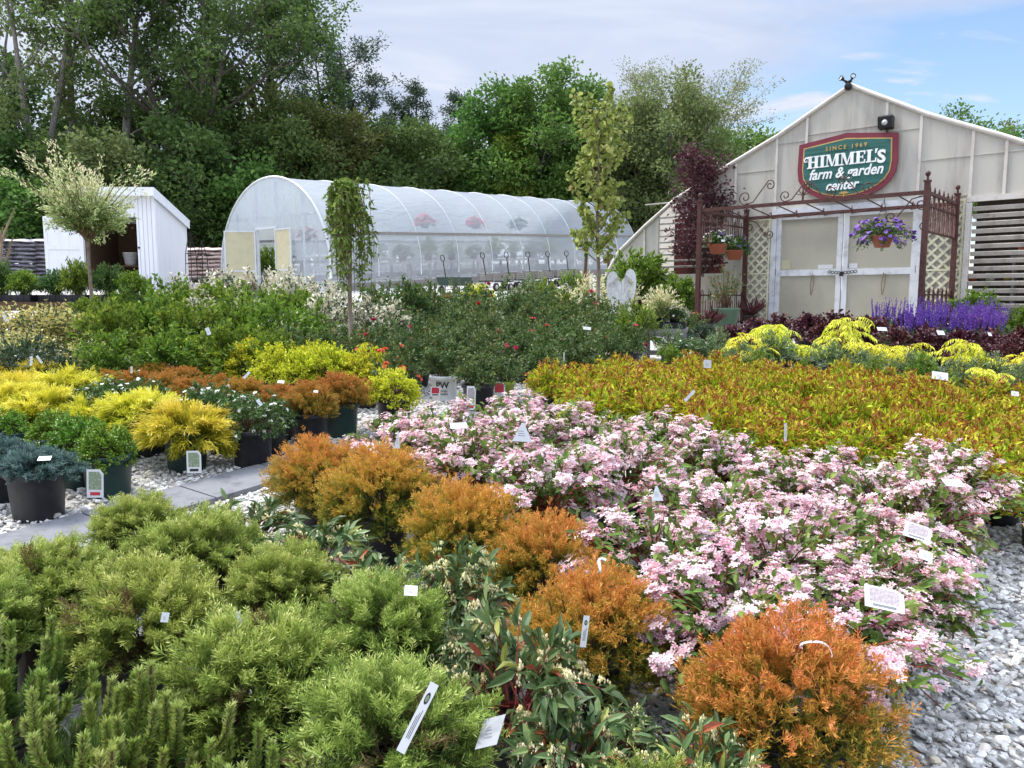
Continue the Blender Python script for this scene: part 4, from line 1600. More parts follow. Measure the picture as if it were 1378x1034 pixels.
def sumac(R=.26, H=.36):
    g = Geo()
    ns = 7
    D = dome(ns, .25)
    ns = len(D)
    tip = D * np.array([R * .8, R * .8, 1]) * 1.0 * np.array([1, 1, 0]) + np.array([0, 0, 1]) * H * rng.uniform(.45, 1.45, (ns, 1))
    A = rng.normal(0, .02, (ns, 3)) * np.array([1, 1, 0])
    stems(g, A, (A + tip) / 2 + np.array([0, 0, .05]), tip, .009, .006, 1)
    nf = 6
    k = np.repeat(np.arange(ns), nf)
    az = rng.uniform(0, 2 * PI, len(k))
    O = np.stack([np.cos(az), np.sin(az), np.full(len(k), .25)], 1)
    L = rng.uniform(.2, .34, len(k))
    B0 = tip[k] - np.array([0, 0, 1]) * rng.uniform(0, .09, (len(k), 1))
    B1 = B0 + O * (L * .6)[:, None] + np.array([0, 0, .04])
    B2 = B0 + O * L[:, None] * 1.0 + np.array([0, 0, -.11])
    stems(g, B0, B1, B2, .0025, .0015, 1)
    nl = 15
    kk = np.repeat(np.arange(len(k)), nl)
    t = np.tile(np.linspace(.2, 1, nl), len(k))
    P = bez(B0[kk], B1[kk], B2[kk], t)
    T = unit(bez(B0[kk], B1[kk], B2[kk], t + .03) - P)
    S = unit(np.cross(T, np.array([0, 0, 1])))
    sg = np.where(np.tile(np.arange(nl), len(k)) % 2 == 0, 1.0, -1.0)[:, None]
    d = unit(T * .5 + S * sg + np.array([0, 0, -.45]) + rdir(len(kk)) * .15)
    leaves(g, P, d, .085 * rng.uniform(.8, 1.15, len(kk)), .02, np.clip(rng.normal(.55, .22, len(kk)), 0, 1), 2, .7)
    return [('foliage', g.mesh('sumac_foliage', [LM['sumac'], LM['redstem']]))]


def salvia(R=.24, ns=24):
    g, S = shrub('salvia', R, .24, 0, 40, 420, .06, .022, 1, .5, .2)
    f = Geo()
    b = rng.normal(0, R * .5, (ns, 2))
    h = rng.uniform(.34, .52, ns)
    lean = rng.normal(0, .035, (ns, 2))
    A = np.concatenate([b * .6, np.full((ns, 1), .05)], 1)
    Cc = np.concatenate([b + lean, h[:, None]], 1)
    stems(f, A, (A + Cc) / 2, Cc, .003, .0015, 1, 3)
    per = 60
    k = np.repeat(np.arange(ns), per)
    t = .45 + .55 * rng.random(len(k))
    P = A[k] + (Cc[k] - A[k]) * t[:, None]
    d = unit(rdir(len(k)) * np.array([1, 1, .3]) + np.array([0, 0, .55]))
    leaves(f, P, d, .023 * (1.35 - .7 * t), .016 * (1.3 - .7 * t), np.clip(rng.normal(.5, .22, len(k)) - .2 * (t - .7), 0, 1), 1, .4)
    return [P_('salvia', g), ('flower_spikes', f.mesh('salvia_spikes', [LM['purple'], LM['purple']]))]


def spirea():
    def tint(t, P, n):
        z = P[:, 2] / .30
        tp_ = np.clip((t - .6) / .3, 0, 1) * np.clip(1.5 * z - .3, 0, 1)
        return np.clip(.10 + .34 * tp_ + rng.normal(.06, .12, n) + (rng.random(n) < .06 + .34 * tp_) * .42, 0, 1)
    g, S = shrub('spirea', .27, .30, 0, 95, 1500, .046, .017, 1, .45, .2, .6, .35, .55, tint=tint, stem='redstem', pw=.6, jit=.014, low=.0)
    A, B, Cc = S
    # young rosettes at the shoot tips
    k = np.repeat(np.arange(len(Cc)), 7)
    d = unit(rdir(len(k)) + np.array([0, 0, .7]))
    leaves(g, Cc[k] + rdir(len(k)) * .008, d, .030, .012, np.clip(rng.normal(.82, .13, len(k)), 0, 1), 1, .3)
    return [P_('spirea', g, 'redstem')]


def weigela(R=.36, H=.4):
    g, S = shrub('weigela', R, H, 0, 90, 900, .055, .023, 2, .5, .25, .65, .25, .7, base=.04, low=.06, arch=.4, pw=.7, stem='redstem', jit=.016)
    f = flower_clusters(tuple(a[:68] for a in S), 270, 10, .032, .0142, (.4, 1.0), .35, .5, lift=.02, tmin=.4, pw=.6)
    # darker buds
    A, B, Cc = S
    n = 160
    i = rng.integers(0, len(A), n)
    P = bez(A[i], B[i], Cc[i], .6 + .4 * rng.random(n)) + rdir(n) * .02 + np.array([0, 0, .02])
    leaves(f, P, unit(rdir(n) + np.array([0, 0, .6])), .016, .006, np.clip(rng.normal(.12, .1, n), 0, 1), 1, .3)
    return [P_('weigela', g, 'redstem'), ('blossoms', f.mesh('weigela_blossoms', [LM['pink']]))]


def leucothoe(R=.31, H=.40, seed=0):
    def tint(t, P, n):
        r = np.clip(rng.normal(.45, .2, n), 0, .82)
        q = rng.random(n)
        r[q < .05] = .93
        r[q > .955] = 1
        return r
    g, S = shrub('leuco', R, H, 0, 40, 430, .095, .030, 2, .55, .3, .7, .12, .75, base=.05, low=.0, arch=.5, stem='redstem', tint=tint, sr=(.0045, .002), jit=.008, pw=.8)
    f = bells(S, 150, 13, .06, .0105)
    return [P_('leuco', g, 'redstem'), ('blossoms', f.mesh('leucothoe_blossoms', [LM['cream']]))]


def rose(R=.34, H=.46, flower=None, nfl=0):
    g, S = shrub('rose', R, H, 0, 46, 1150, .046, .029, 1, .55, .2, .75, .15, .6, base=.05, low=-.02, stem='greenstem', pw=.75, jit=.02)
    out = [P_('rose', g, 'greenstem')]
    if flower:
        f = flower_clusters(S, nfl, 2, .03, .032, (.3, .9), .35, .8, 6, .03, .85, 3)
        out.append(('blossoms', f.mesh('rose_blossoms', [LM[flower]])))
    return out


def azalea():
    g, S = shrub('azalea', .27, .32, 0, 70, 1900, .036, .015, 1, .5, .3, pw=.65, low=-.1)
    f = flower_clusters(S, 46, 1, .012, .021, (.6, 1), .25, .75, 5, .016, .75)
    return [P_('azalea', g), ('blossoms', f.mesh('azalea_blossoms', [LM['white']]))]


def simple(m, st='stem', **k):
    g, S = shrub(m, stem=st, **k)
    return [P_(m, g, st)]


def halfhalf(p=.5, lo=.28, hi=.78, sd=.12):
    def f(t, P, n):
        a = rng.normal(lo, sd, n)
        b = rng.normal(hi, sd, n)
        return np.clip(np.where(rng.random(n) < p * (.4 + .8 * t), b, a), 0, 1)
    return f


def hakuro():
    def tint(t, P, n):
        return np.clip(-.1 + 1.0 * t + rng.normal(0, .12, n), 0, 1)
    return simple('hakuro', 'greenstem', R=.3, H=.5, ns=60, nl=1300, L=.045, W=.013, kind=1, up=.3, tmin=.3, tb=.55, tc=.5, ta=.8, tint=tint, pw=.6, low=.15)


K = {}
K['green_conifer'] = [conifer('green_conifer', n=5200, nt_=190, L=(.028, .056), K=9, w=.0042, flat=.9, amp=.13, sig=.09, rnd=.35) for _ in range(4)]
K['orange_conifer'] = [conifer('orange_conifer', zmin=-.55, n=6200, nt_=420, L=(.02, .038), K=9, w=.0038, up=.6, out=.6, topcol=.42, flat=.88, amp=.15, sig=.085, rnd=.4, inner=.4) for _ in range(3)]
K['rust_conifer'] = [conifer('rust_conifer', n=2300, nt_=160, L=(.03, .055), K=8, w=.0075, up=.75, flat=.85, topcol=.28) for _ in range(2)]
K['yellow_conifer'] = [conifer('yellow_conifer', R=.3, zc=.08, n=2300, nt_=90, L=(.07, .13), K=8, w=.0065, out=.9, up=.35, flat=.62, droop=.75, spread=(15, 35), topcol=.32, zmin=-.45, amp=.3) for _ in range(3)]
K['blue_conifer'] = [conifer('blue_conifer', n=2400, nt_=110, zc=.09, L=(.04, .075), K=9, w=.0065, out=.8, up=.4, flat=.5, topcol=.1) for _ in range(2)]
K['candle_pine'] = [candles() for _ in range(3)]
K['boxwood'] = [simple('boxwood', R=.22, H=.26, z0=.05, ns=130, nl=5600, L=.022, W=.016, kind=1, up=.4, tmin=.45, tb=.8, tc=.3, low=-.35, pw=.5, jit=.012) for _ in range(2)]
K['golden'] = [simple('golden', R=.25, H=.28, z0=.06, ns=130, nl=4000, L=.030, W=.017, kind=1, up=.4, tmin=.4, tb=.7, tc=.35, low=-.35, pw=.5, jit=.014) for _ in range(3)]
K['azalea'] = [azalea() for _ in range(3)]
K['leucothoe'] = [leucothoe() for _ in range(4)]
K['weigela'] = [weigela() for _ in range(4)]
K['spirea'] = [spirea() for _ in range(4)]
K['lime_shrub'] = [simple('lime_shrub', R=.42, H=.62, ns=70, nl=2300, L=.062, W=.032, kind=1, up=.45, tmin=.25, tc=.35, pw=.65, low=.0, jit=.022) for _ in range(3)]
K['euonymus'] = [simple('euonymus', R=.34, H=.46, ns=70, nl=1700, L=.04, W=.024, kind=1, up=.5, tmin=.3, pw=.6, low=-.1, tint=halfhalf(.6), jit=.02) for _ in range(2)]
K['silver'] = [simple('silver', R=.46, H=.62, ns=75, nl=1900, L=.062, W=.033, kind=1, up=.5, tmin=.25, pw=.6, low=-.1, tint=halfhalf(.62), jit=.025) for _ in range(3)]
K['dark_shrub'] = [simple('dark_shrub', R=.36, H=.45, ns=80, nl=1900, L=.04, W=.02, kind=1, up=.45, tmin=.25, pw=.6, low=-.15, jit=.02) for _ in range(2)]
K['rhodo'] = [simple('rose', R=.55, H=.75, ns=80, nl=2000, L=.08, W=.032, kind=1, up=.5, tmin=.3, pw=.6, low=-.2, jit=.03)]
K['rose'] = [rose() for _ in range(4)]
K['coral_rose'] = [rose(.34, .48, 'coral', 15)]
K['red_rose'] = [rose(.34, .46, 'red', 4) for _ in range(2)]
K['pale_green'] = [simple('pale_green', 'greenstem', R=.27, H=.36, ns=60, nl=1300, L=.036, W=.016, kind=1, up=.45, tmin=.25, pw=.7, jit=.018, low=0) for _ in range(2)]
K['bright_green'] = [simple('lime_shrub', 'greenstem', R=.24, H=.36, ns=60, nl=1200, L=.042, W=.018, kind=1, up=.4, tmin=.3, tc=.5, pw=.6, jit=.014, low=0) for _ in range(2)]
K['sumac'] = [sumac() for _ in range(3)]
K['burgundy'] = [simple('burgundy', 'redstem', R=.3, H=.34, ns=55, nl=950, L=.058, W=.036, kind=1, up=.6, tmin=.3, pw=.6, jit=.018, low=0) for _ in range(3)]
K['salvia'] = [salvia() for _ in range(3)]
K['hakuro'] = [hakuro() for _ in range(2)]
K['big_green'] = [simple('lime_shrub', R=.55, H=.85, ns=80, nl=2300, L=.085, W=.042, kind=1, up=.5, tmin=.25, tc=.3, pw=.6, low=-.1, jit=.03)]
K['seedling'] = [simple('lime_shrub', 'greenstem', R=.27, H=.38, ns=80, nl=2600, L=.05, W=.018, kind=0, up=.3, tmin=.1, tc=.5, pw=.7, low=.1, jit=.02),
                 simple('azalea', 'greenstem', R=.27, H=.36, ns=80, nl=2600, L=.05, W=.02, kind=0, up=.3, tmin=.1, tc=.5, pw=.7, low=.1, jit=.02)]


# ---------------------------------------------------------------- pots
def pot_mesh(mat_, name, h=.26, rt=.145, rb=.12, soil=True):
    t = MB()
    pr = [(.001, 0), (rb, 0), (rb + .002, .012), (rt - .006, h - .035), (rt + .004, h - .033), (rt + .007, h - .004), (rt + .004, h), (rt - .004, h), (rt - .008, h - .03)]
    t.lathe(pr, 28)
    t.disc(rt - .007, h - .03, 28, 1)
    return t.mesh(name, [mat_, M['soil']])


def print_on(t, txt, size, z, r0, r1, h, m, bold=.0, th0=0.0, sx=1.0):
    V, Fs = text_mb(txt, size, .0012, 0, bold, 'CENTER', sx)
    out = []
    for x, y, zz in V:
        rr = r0 + (r1 - r0) * (z + y) / h + .0022 + zz
        a = -PI / 2 + th0 + x / rr
        out.append((rr * math.cos(a), rr * math.sin(a), z + y))
    t.raw(out, Fs, m)


POT = {'black': pot_mesh(M['black_plastic'], 'black_pot'), 'green': pot_mesh(M['green_plastic'], 'green_pot'),
       'white': pot_mesh(M['white_plastic'], 'white_pot', .25, .135, .112), 'lime': pot_mesh(M['lime_plastic'], 'lime_pot', .25, .135, .112),
       'grey': pot_mesh(M['shaded_pot_grey_tag'], 'shaded_white_pot', .25, .135, .112)}  # last one is the white printed pot, shade put into its colour
POTH = {'black': .23, 'green': .23, 'white': .22, 'lime': .22, 'grey': .22}
t = MB()
print_on(t, 'PW', .085, .135, .112, .135, .25, 0, .002)
print_on(t, 'PROVEN', .026, .095, .112, .135, .25, 0)
print_on(t, 'WINNERS', .026, .066, .112, .135, .25, 0)
PW_PRINT = t.mesh('pot_print', M['black_print'])


def place(kind, x, y, label, r=None, pot='black', ps=1.0, name=None, cat='potted plant', group=None, var=None, lift=0, rz=None, hs=1.0, nom=None, z=None, face=0.0):
    nomR = {'green_conifer': .30, 'orange_conifer': .30, 'rust_conifer': .29, 'yellow_conifer': .36, 'blue_conifer': .31, 'candle_pine': .3, 'boxwood': .23, 'golden': .26, 'azalea': .27, 'leucothoe': .33,
            'weigela': .37, 'spirea': .27, 'lime_shrub': .42, 'euonymus': .34, 'silver': .46, 'dark_shrub': .36, 'rhodo': .55, 'rose': .35, 'coral_rose': .35, 'red_rose': .35, 'pale_green': .27, 'bright_green': .24,
            'sumac': .3, 'burgundy': .3, 'salvia': .24, 'hakuro': .3, 'big_green': .55, 'seedling': .24}[kind]
    if name is None:
        name = {'green_conifer': 'green_conifer_shrub', 'orange_conifer': 'orange_conifer_shrub', 'rust_conifer': 'rusty_conifer_shrub', 'yellow_conifer': 'yellow_thread_cypress', 'blue_conifer': 'blue_juniper', 'boxwood': 'boxwood_shrub',
                'golden': 'golden_leaf_shrub', 'azalea': 'white_azalea', 'leucothoe': 'leucothoe_shrub', 'weigela': 'pink_weigela', 'spirea': 'golden_spirea', 'lime_shrub': 'leafy_green_shrub', 'euonymus': 'variegated_euonymus',
                'silver': 'cream_leaved_shrub', 'dark_shrub': 'dark_evergreen_shrub', 'rhodo': 'rhododendron', 'rose': 'rose_bush', 'coral_rose': 'coral_rose_bush', 'red_rose': 'red_rose_bush', 'pale_green': 'pale_green_shrub',
                'bright_green': 'bright_green_shrub', 'sumac': 'golden_sumac', 'burgundy': 'burgundy_shrub', 'salvia': 'purple_salvia', 'hakuro': 'cream_willow_shrub', 'big_green': 'green_bush', 'seedling': 'seedling_plant'}.get(kind, kind)
    s = (r / nomR) if r else random.uniform(.93, 1.06)
    root = thing(name, label, cat, (x, y, gz(x, y) if z is None else z), 0, group)
    vs = K[kind]
    parts = vs[random.randrange(len(vs)) if var is None else var % len(vs)]
    ph = 0
    if pot:
        o = link('pot', POT[pot], root)
        o.scale = (ps, ps, ps)
        o.rotation_euler = (0, 0, face)
        ph = POTH[pot] * ps
        if pot in ('white', 'grey'):
            p = link('pot_print', PW_PRINT, o)
    a = random.uniform(0, 2 * PI) if rz is None else rz
    for nm, me in parts:
        o = link(nm, me, root)
        o.location = (0, 0, ph + lift)
        o.rotation_euler = (random.uniform(-.06, .06), random.uniform(-.06, .06), a)
        w_ = random.uniform(.93, 1.07)
        o.scale = (s * w_, s * (2 - w_), s * hs)
    return root


def put(kind, px, py, hc, wpx, label, **k):
    """crown middle seen at this pixel, hc above the ground, wpx wide"""
    x, y = at(px, py, hc)
    r = wpx / 2 / F_PX * y if wpx else None
    return place(kind, x, y, label, r=r, **k)


tag(FALLEN.build('fallen_petals', LM['pink']), 'small pale pink fallen petals scattered over the gravel beside the weigelas', 'fallen petals', kind='stuff')
LM['dry'] = leaf_mat('dry_leaf', [(0, (.10, .06, .03)), (.6, (.22, .15, .07)), (1, (.12, .13, .04))], .8, .1)
tag(LITTER.build('leaf_litter', LM['dry']), 'dry brown leaf bits scattered over the gravel between the pots', 'leaf litter', kind='stuff')

# ================================================================ foreground: green conifers
for i, (px, py, w_, lab) in enumerate([
    (185, 708, 140, 'rounded feathery green conifer nearest the grey slab path, small and tucked behind larger ones'),
    (265, 752, 190, 'feathery green conifer in front of the cream flowered leucothoe nearest the slab path'),
    (60, 800, 205, 'wide feathery green conifer at the left edge, behind the blocks of upright pine shoots'),
    (190, 845, 250, 'broad feathery green conifer with a small white tag corner on its right shoulder'),
    (382, 790, 180, 'neat rounded green conifer directly behind the pointed white tag'),
    (512, 848, 220, 'dense dark green conifer between the grey tag stub and the leucothoe clumps'),
    (345, 928, 295, 'largest feathery green conifer in the front, just right of the upright pine'),
    (525, 1000, 310, 'feathery green conifer at the bottom edge with a long white stake tag across it'),
    (-45, 850, 230, 'green conifer cut by the left edge of the picture beside the pine shoots'),
    (880, 1085, 230, 'green conifer whose sprigs just rise over the bottom edge below the leucothoe'),
    (10, 760, 105, 'small yellowish green conifer at the left edge beside the grey slab path'),
    (118, 772, 130, 'feathery green conifer wedged between the left edge clump and the broad front one'),
]):
    put('green_conifer', px, py, .33, w_ * .92, lab, hs=.95, var=i, group='feathery green conifers in the front bed', ps=.95)

for i, (px, py, hc, sc, lab) in enumerate([
    (50, 1000, .38, 1.0, 'dwarf pine with upright candle shoots in the bottom left corner'),
    (180, 985, .38, 1.0, 'dwarf pine with tall candle shoots leaning against the largest green conifer'),
    (-15, 915, .38, 1.0, 'dwarf pine at the left edge with thick dull green shoots'),
    (285, 1075, .40, .9, 'dwarf pine with pale budded shoots at the bottom edge'),
    (120, 1090, .40, .9, 'dwarf pine cut off by the bottom edge at the left'),
]):
    x, y = at(px, py, hc)
    place('candle_pine', x, y, lab, r=.3 * sc, name='dwarf_pine', var=i, group='dwarf pines in the front bed', ps=.9)

for i, (px, py, w_, lab) in enumerate([
    (335, 688, 135, 'leucothoe with cream bells nearest the slab path, right of the small green conifer'),
    (430, 722, 170, 'large leucothoe with cream bells in front of the farthest orange conifers'),
    (505, 752, 150, 'dark leaved leucothoe behind the dense dark green conifer'),
    (612, 785, 165, 'leucothoe with hanging cream bells between two orange conifers'),
    (700, 905, 235, 'largest leucothoe with broad dark leaves, right of the long stake tag'),
    (770, 975, 190, 'leucothoe with dark glossy leaves near the bottom edge beside bare gravel'),
    (955, 1010, 200, 'leucothoe with red bare twigs in front of the nearest orange conifer'),
    (590, 800, 110, 'small leucothoe clump with red stems behind the dense dark green conifer'),
    (640, 850, 130, 'leucothoe with upright leaves left of the strip tagged orange conifer'),
    (845, 940, 120, 'sparse leucothoe with rust brown leaves below the white printed pot coloured grey for shade'),
]):
    put('leucothoe', px, py - (0 if i < 3 else 8), .40, w_ * 1.1, lab, hs=.82 if i < 3 else 1.05, var=i, group='leucothoes in the front bed', ps=.9)

for i, (px, py, w_, lab) in enumerate([
    (428, 634, 130, 'orange conifer nearest the slab path at the far end of its row'),
    (512, 662, 160, 'orange conifer second from the slab path behind the large leucothoe'),
    (622, 708, 170, 'orange conifer in the middle of the row touching the pink weigela'),
    (735, 746, 165, 'orange conifer just behind the one with the white strip tag'),
    (797, 836, 215, 'orange conifer with a white strip tag hanging on its front'),
    (1060, 935, 290, 'largest and nearest orange conifer with a curved white label loop on top'),
]):
    put('orange_conifer', px, py, .34, w_ * 1.13, lab, lift=-.06, hs=1.02, var=i, group='orange conifers in the front bed', ps=.95)

# ================================================================ pink weigelas
wg_ = [
    (540, 600, 'pink weigela at the path end of the bed with a white tag stub'), (610, 580, 'pink weigela at the back left in front of the tagged black pot'),
    (700, 570, 'pink weigela at the back of the bed nearest the lime green pots'), (630, 625, 'pink weigela behind the middle orange conifer'),
    (705, 600, 'pink weigela holding a folded triangular white tag'), (795, 590, 'pink weigela at the back touching the golden spirea corner'),
    (740, 660, 'pink weigela right behind the middle orange conifers'), (840, 640, 'pink weigela in the middle of the bed with a lot of bare green leaf'),
    (890, 600, 'pink weigela at the back edge below the white stick label'), (965, 625, 'pink weigela at the back edge under the upright white stick label'),
    (880, 745, 'pink weigela with the densest blossom right of the strip tagged conifer'), (960, 700, 'pink weigela in the centre behind the densest blossom'),
    (1060, 660, 'pink weigela near the back with reddish buds'), (1150, 660, 'pink weigela towards the right back beside the spirea'),
    (1050, 770, 'pink weigela behind the nearest orange conifer'), (1150, 790, 'pink weigela holding the large square clear tag'),
    (1225, 695, 'pink weigela at the right back corner with a pale tag in it'), (1185, 765, 'pink weigela at the gravel edge with trailing leafy green shoots'),
    (980, 815, 'pink weigela in the white printed pot coloured grey for shade between two orange conifers'), (1120, 850, 'pink weigela drooping over the gravel beside the nearest orange conifer'),
    (1270, 652, 'pink weigela at the far right corner before the gravel path'),
]
for i, (px, py, lab) in enumerate(wg_):
    x, y = at(px, py, .38)
    o = place('weigela', x, y, lab, hs=random.uniform(.74, .9), r=random.uniform(.33, .37) if px > 1100 else random.uniform(.35, .40), var=i, group='pink weigelas in the bed', pot='grey' if px == 980 else 'black', face=.25 if px == 980 else 0, ps=1.0)


# ================================================================ golden spirea field
def in_poly(x, y, P):
    c = False
    j = len(P) - 1
    for i in range(len(P)):
        if (P[i][1] > y) != (P[j][1] > y) and x < (P[j][0] - P[i][0]) * (y - P[i][1]) / (P[j][1] - P[i][1]) + P[i][0]:
            c = not c
        j = i
    return c


def field(pix, hc, sp, ang, jit=.05):
    poly = [at(a, b, hc) for a, b in pix]
    xs = [p[0] for p in poly]
    ys_ = [p[1] for p in poly]
    out = []
    ca, sa = math.cos(ang), math.sin(ang)
    for i in range(-40, 41):
        for j in range(-40, 41):
            u, v = (i + .5 * (j % 2)) * sp, j * sp * .87
            x, y = 3 + u * ca - v * sa, 6 + u * sa + v * ca
            x += random.uniform(-jit, jit)
            y += random.uniform(-jit, jit)
            if in_poly(x, y, poly):
                out.append((x, y))
    return out


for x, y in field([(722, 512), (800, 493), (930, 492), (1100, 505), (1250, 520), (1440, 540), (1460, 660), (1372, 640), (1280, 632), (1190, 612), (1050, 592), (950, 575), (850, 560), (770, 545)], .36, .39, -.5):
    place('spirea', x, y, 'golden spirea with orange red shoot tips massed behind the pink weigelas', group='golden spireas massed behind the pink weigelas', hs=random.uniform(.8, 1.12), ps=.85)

# ================================================================ left bed
for px, py, w_, pot, ps, lab, v in [
    (48, 628, 100, 'black', 1.25, 'blue juniper in a wide black pot with a white tag lying on it', 0),
    (-10, 612, 100, 'black', 1.2, 'blue juniper cut by the left edge beside the tagged one', 1)]:
    put('blue_conifer', px, py, .29, w_, lab, pot=pot, ps=ps * .85, lift=-.03, var=v, group='blue junipers in the left bed')
for px, py, w_, lab in [
    (143, 598, 78, 'foremost boxwood in a dark green pot with a large picture tag'),
    (105, 588, 78, 'boxwood just left of the tagged one in a dark green pot'),
    (74, 576, 70, 'rearmost boxwood tucked behind the blue junipers'),
    (5, 570, 60, 'boxwood at the left edge behind the blue junipers')]:
    put('boxwood', px, py, .32, w_, lab, pot='green', lift=-.03, group='boxwoods in the left bed')
for i, (px, py, w_, lab) in enumerate([
    (250, 580, 128, 'foremost yellow thread cypress in a dark green pot with a picture tag'),
    (195, 563, 120, 'yellow thread cypress just behind the picture tagged one'),
    (118, 562, 95, 'yellow thread cypress behind the boxwoods'), (60, 560, 120, 'yellow thread cypress behind the rearmost boxwood'),
    (10, 550, 110, 'yellow thread cypress at the left edge above the blue junipers'), (95, 530, 110, 'yellow thread cypress left of the white azaleas'),
    (60, 518, 100, 'yellow thread cypress at the back below the dark evergreens'), (25, 532, 100, 'yellow thread cypress at the left edge, second row'), (-15, 522, 100, 'yellow thread cypress at the left edge, back row')]):
    put('yellow_conifer', px, py, .27, w_, lab, lift=-.05, pot='green' if i == 0 else 'black', var=i, group='yellow thread cypresses in the left bed')
for i, (px, py, w_, lab) in enumerate([
    (338, 560, 90, 'foremost white azalea with a white tag on a black pot'), (300, 545, 80, 'white azalea just behind the foremost one'),
    (275, 535, 75, 'white azalea right of the yellow thread cypresses'), (150, 532, 75, 'white azalea with the most blossom behind the thread cypress'),
    (195, 530, 75, 'white azalea between thread cypress and rusty conifers'), (362, 548, 70, 'white azalea beside the rusty conifer in the black pot'), (122, 540, 70, 'white azalea at the left end of its row')]):
    put('azalea', px, py, .35, w_, lab, var=i, group='white azaleas in the left bed')
for i, (px, py, w_, pot, lab) in enumerate([
    (417, 545, 76, 'black', 'foremost rusty orange conifer in a black pot on gravel'), (458, 533, 76, 'green', 'rusty orange conifer in a dark green pot right of the black one'),
    (372, 532, 70, 'black', 'rusty conifer left of the foremost one'), (330, 522, 66, 'black', 'rusty conifer behind the white azaleas'), (292, 516, 62, 'black', 'rusty conifer in the middle of the row'),
    (258, 520, 62, 'black', 'rusty conifer above the yellow thread cypress'), (222, 514, 62, 'black', 'rusty conifer with a white stick label'), (185, 508, 58, 'black', 'rusty conifer toward the left of the row'),
    (145, 507, 56, 'black', 'leftmost rusty conifer of the row'), (205, 497, 54, 'black', 'rearmost rusty conifer below the leafy green shrubs'), (415, 522, 60, 'black', 'rusty conifer behind the two foremost ones'), (245, 502, 54, 'black', 'rusty conifer in the back row before the golden shrubs')]):
    put('rust_conifer', px, py + (0 if i < 2 else 5), .32, w_ * (1 if i < 2 else .92), lab, hs=1 if i < 2 else .9, lift=-.02, pot=pot, var=i, group='rusty conifers in the left bed')
for i, (px, py, w_, lab) in enumerate([
    (530, 520, 72, 'foremost golden shrub in a black pot at the end of the row'), (488, 503, 62, 'golden shrub just behind the foremost one'), (447, 502, 62, 'golden shrub third from the row end'),
    (405, 502, 60, 'golden shrub fourth from the row end'), (368, 500, 60, 'golden shrub in the middle of the row'), (335, 494, 56, 'golden shrub left of the middle'), (300, 492, 54, 'golden shrub near the rusty conifers'),
    (262, 487, 52, 'leftmost golden shrub below the leafy green shrubs'), (420, 491, 52, 'golden shrub in the back row before the roses'), (385, 487, 50, 'golden shrub in the back row below the cream leaved shrubs'), (345, 483, 50, 'golden shrub at the back left')]):
    put('golden', px, py - (0 if i < 1 else 5), .36, w_ * (1 if i < 1 else 1.1), lab, hs=1 if i < 1 else 1.12, lift=-.02, var=i, group='golden shrubs in the left bed')

# ================================================================ middle distance, left
for i, (px, py, w_) in enumerate([(22, 492, 110), (75, 490, 80), (-25, 500, 100), (110, 478, 80), (50, 470, 80)]):
    put('dark_shrub', px, py, .45, w_, ['dark evergreen shrub with white twine tags near the left edge', 'dark evergreen shrub right of the twine tagged one', 'dark evergreen shrub cut by the left edge', 'dark evergreen shrub under the leafy green shrubs', 'dark evergreen shrub behind the twine tagged one'][i], group='dark evergreens at the left')
for i, (px, py, w_, lab) in enumerate([(55, 440, 110, 'yellow edged euonymus in the middle of its clump'), (5, 432, 100, 'yellow edged euonymus at the left edge with a white tag'), (105, 440, 100, 'yellow edged euonymus nearest the leafy green shrubs'),
                                       (30, 455, 90, 'yellow edged euonymus low at the front of its clump'), (75, 418, 80, 'yellow edged euonymus below the seedling table'), (112, 462, 80, 'yellow edged euonymus in front of the leafy green shrubs')]):
    put('euonymus', px, py + 13, .46, w_, lab, hs=.9, group='yellow edged euonymus at the left')
for i, (px, py, w_) in enumerate([(150, 450, 110), (205, 440, 110), (262, 445, 110), (318, 440, 110), (375, 446, 110), (180, 420, 95), (240, 418, 95), (300, 418, 95), (355, 425, 95), (410, 440, 90), (150, 470, 90), (225, 465, 95), (300, 462, 95), (365, 462, 85), (130, 425, 80), (395, 420, 85)]):
    put('lime_shrub', px, py, .55, w_, 'leafy fresh green shrub in the block before the shed and cream leaved shrubs', group='leafy green shrubs massed left of the roses', name='leafy_green_shrub')
for i, (px, py, w_) in enumerate([(250, 392, 90), (300, 390, 95), (350, 388, 95), (398, 396, 95), (440, 410, 95), (385, 422, 85), (485, 408, 85), (430, 390, 80), (330, 408, 80), (275, 402, 70), (520, 405, 75)]):
    put('silver', px, py, .75, w_, 'cream edged leafy shrub in the mass before the polytunnel doors', group='cream leaved shrubs before the polytunnel', hs=1.05)
for i, (px, py, w_, lab) in enumerate([(545, 398, 100, 'dark rhododendron with red buds before the polytunnel side'), (575, 392, 80, 'dark rhododendron beside the crimson flowers'), (510, 390, 70, 'dark rhododendron half hidden behind the weeping tree')]):
    put('rhodo', px, py, .75, w_, lab, group='rhododendrons before the polytunnel')
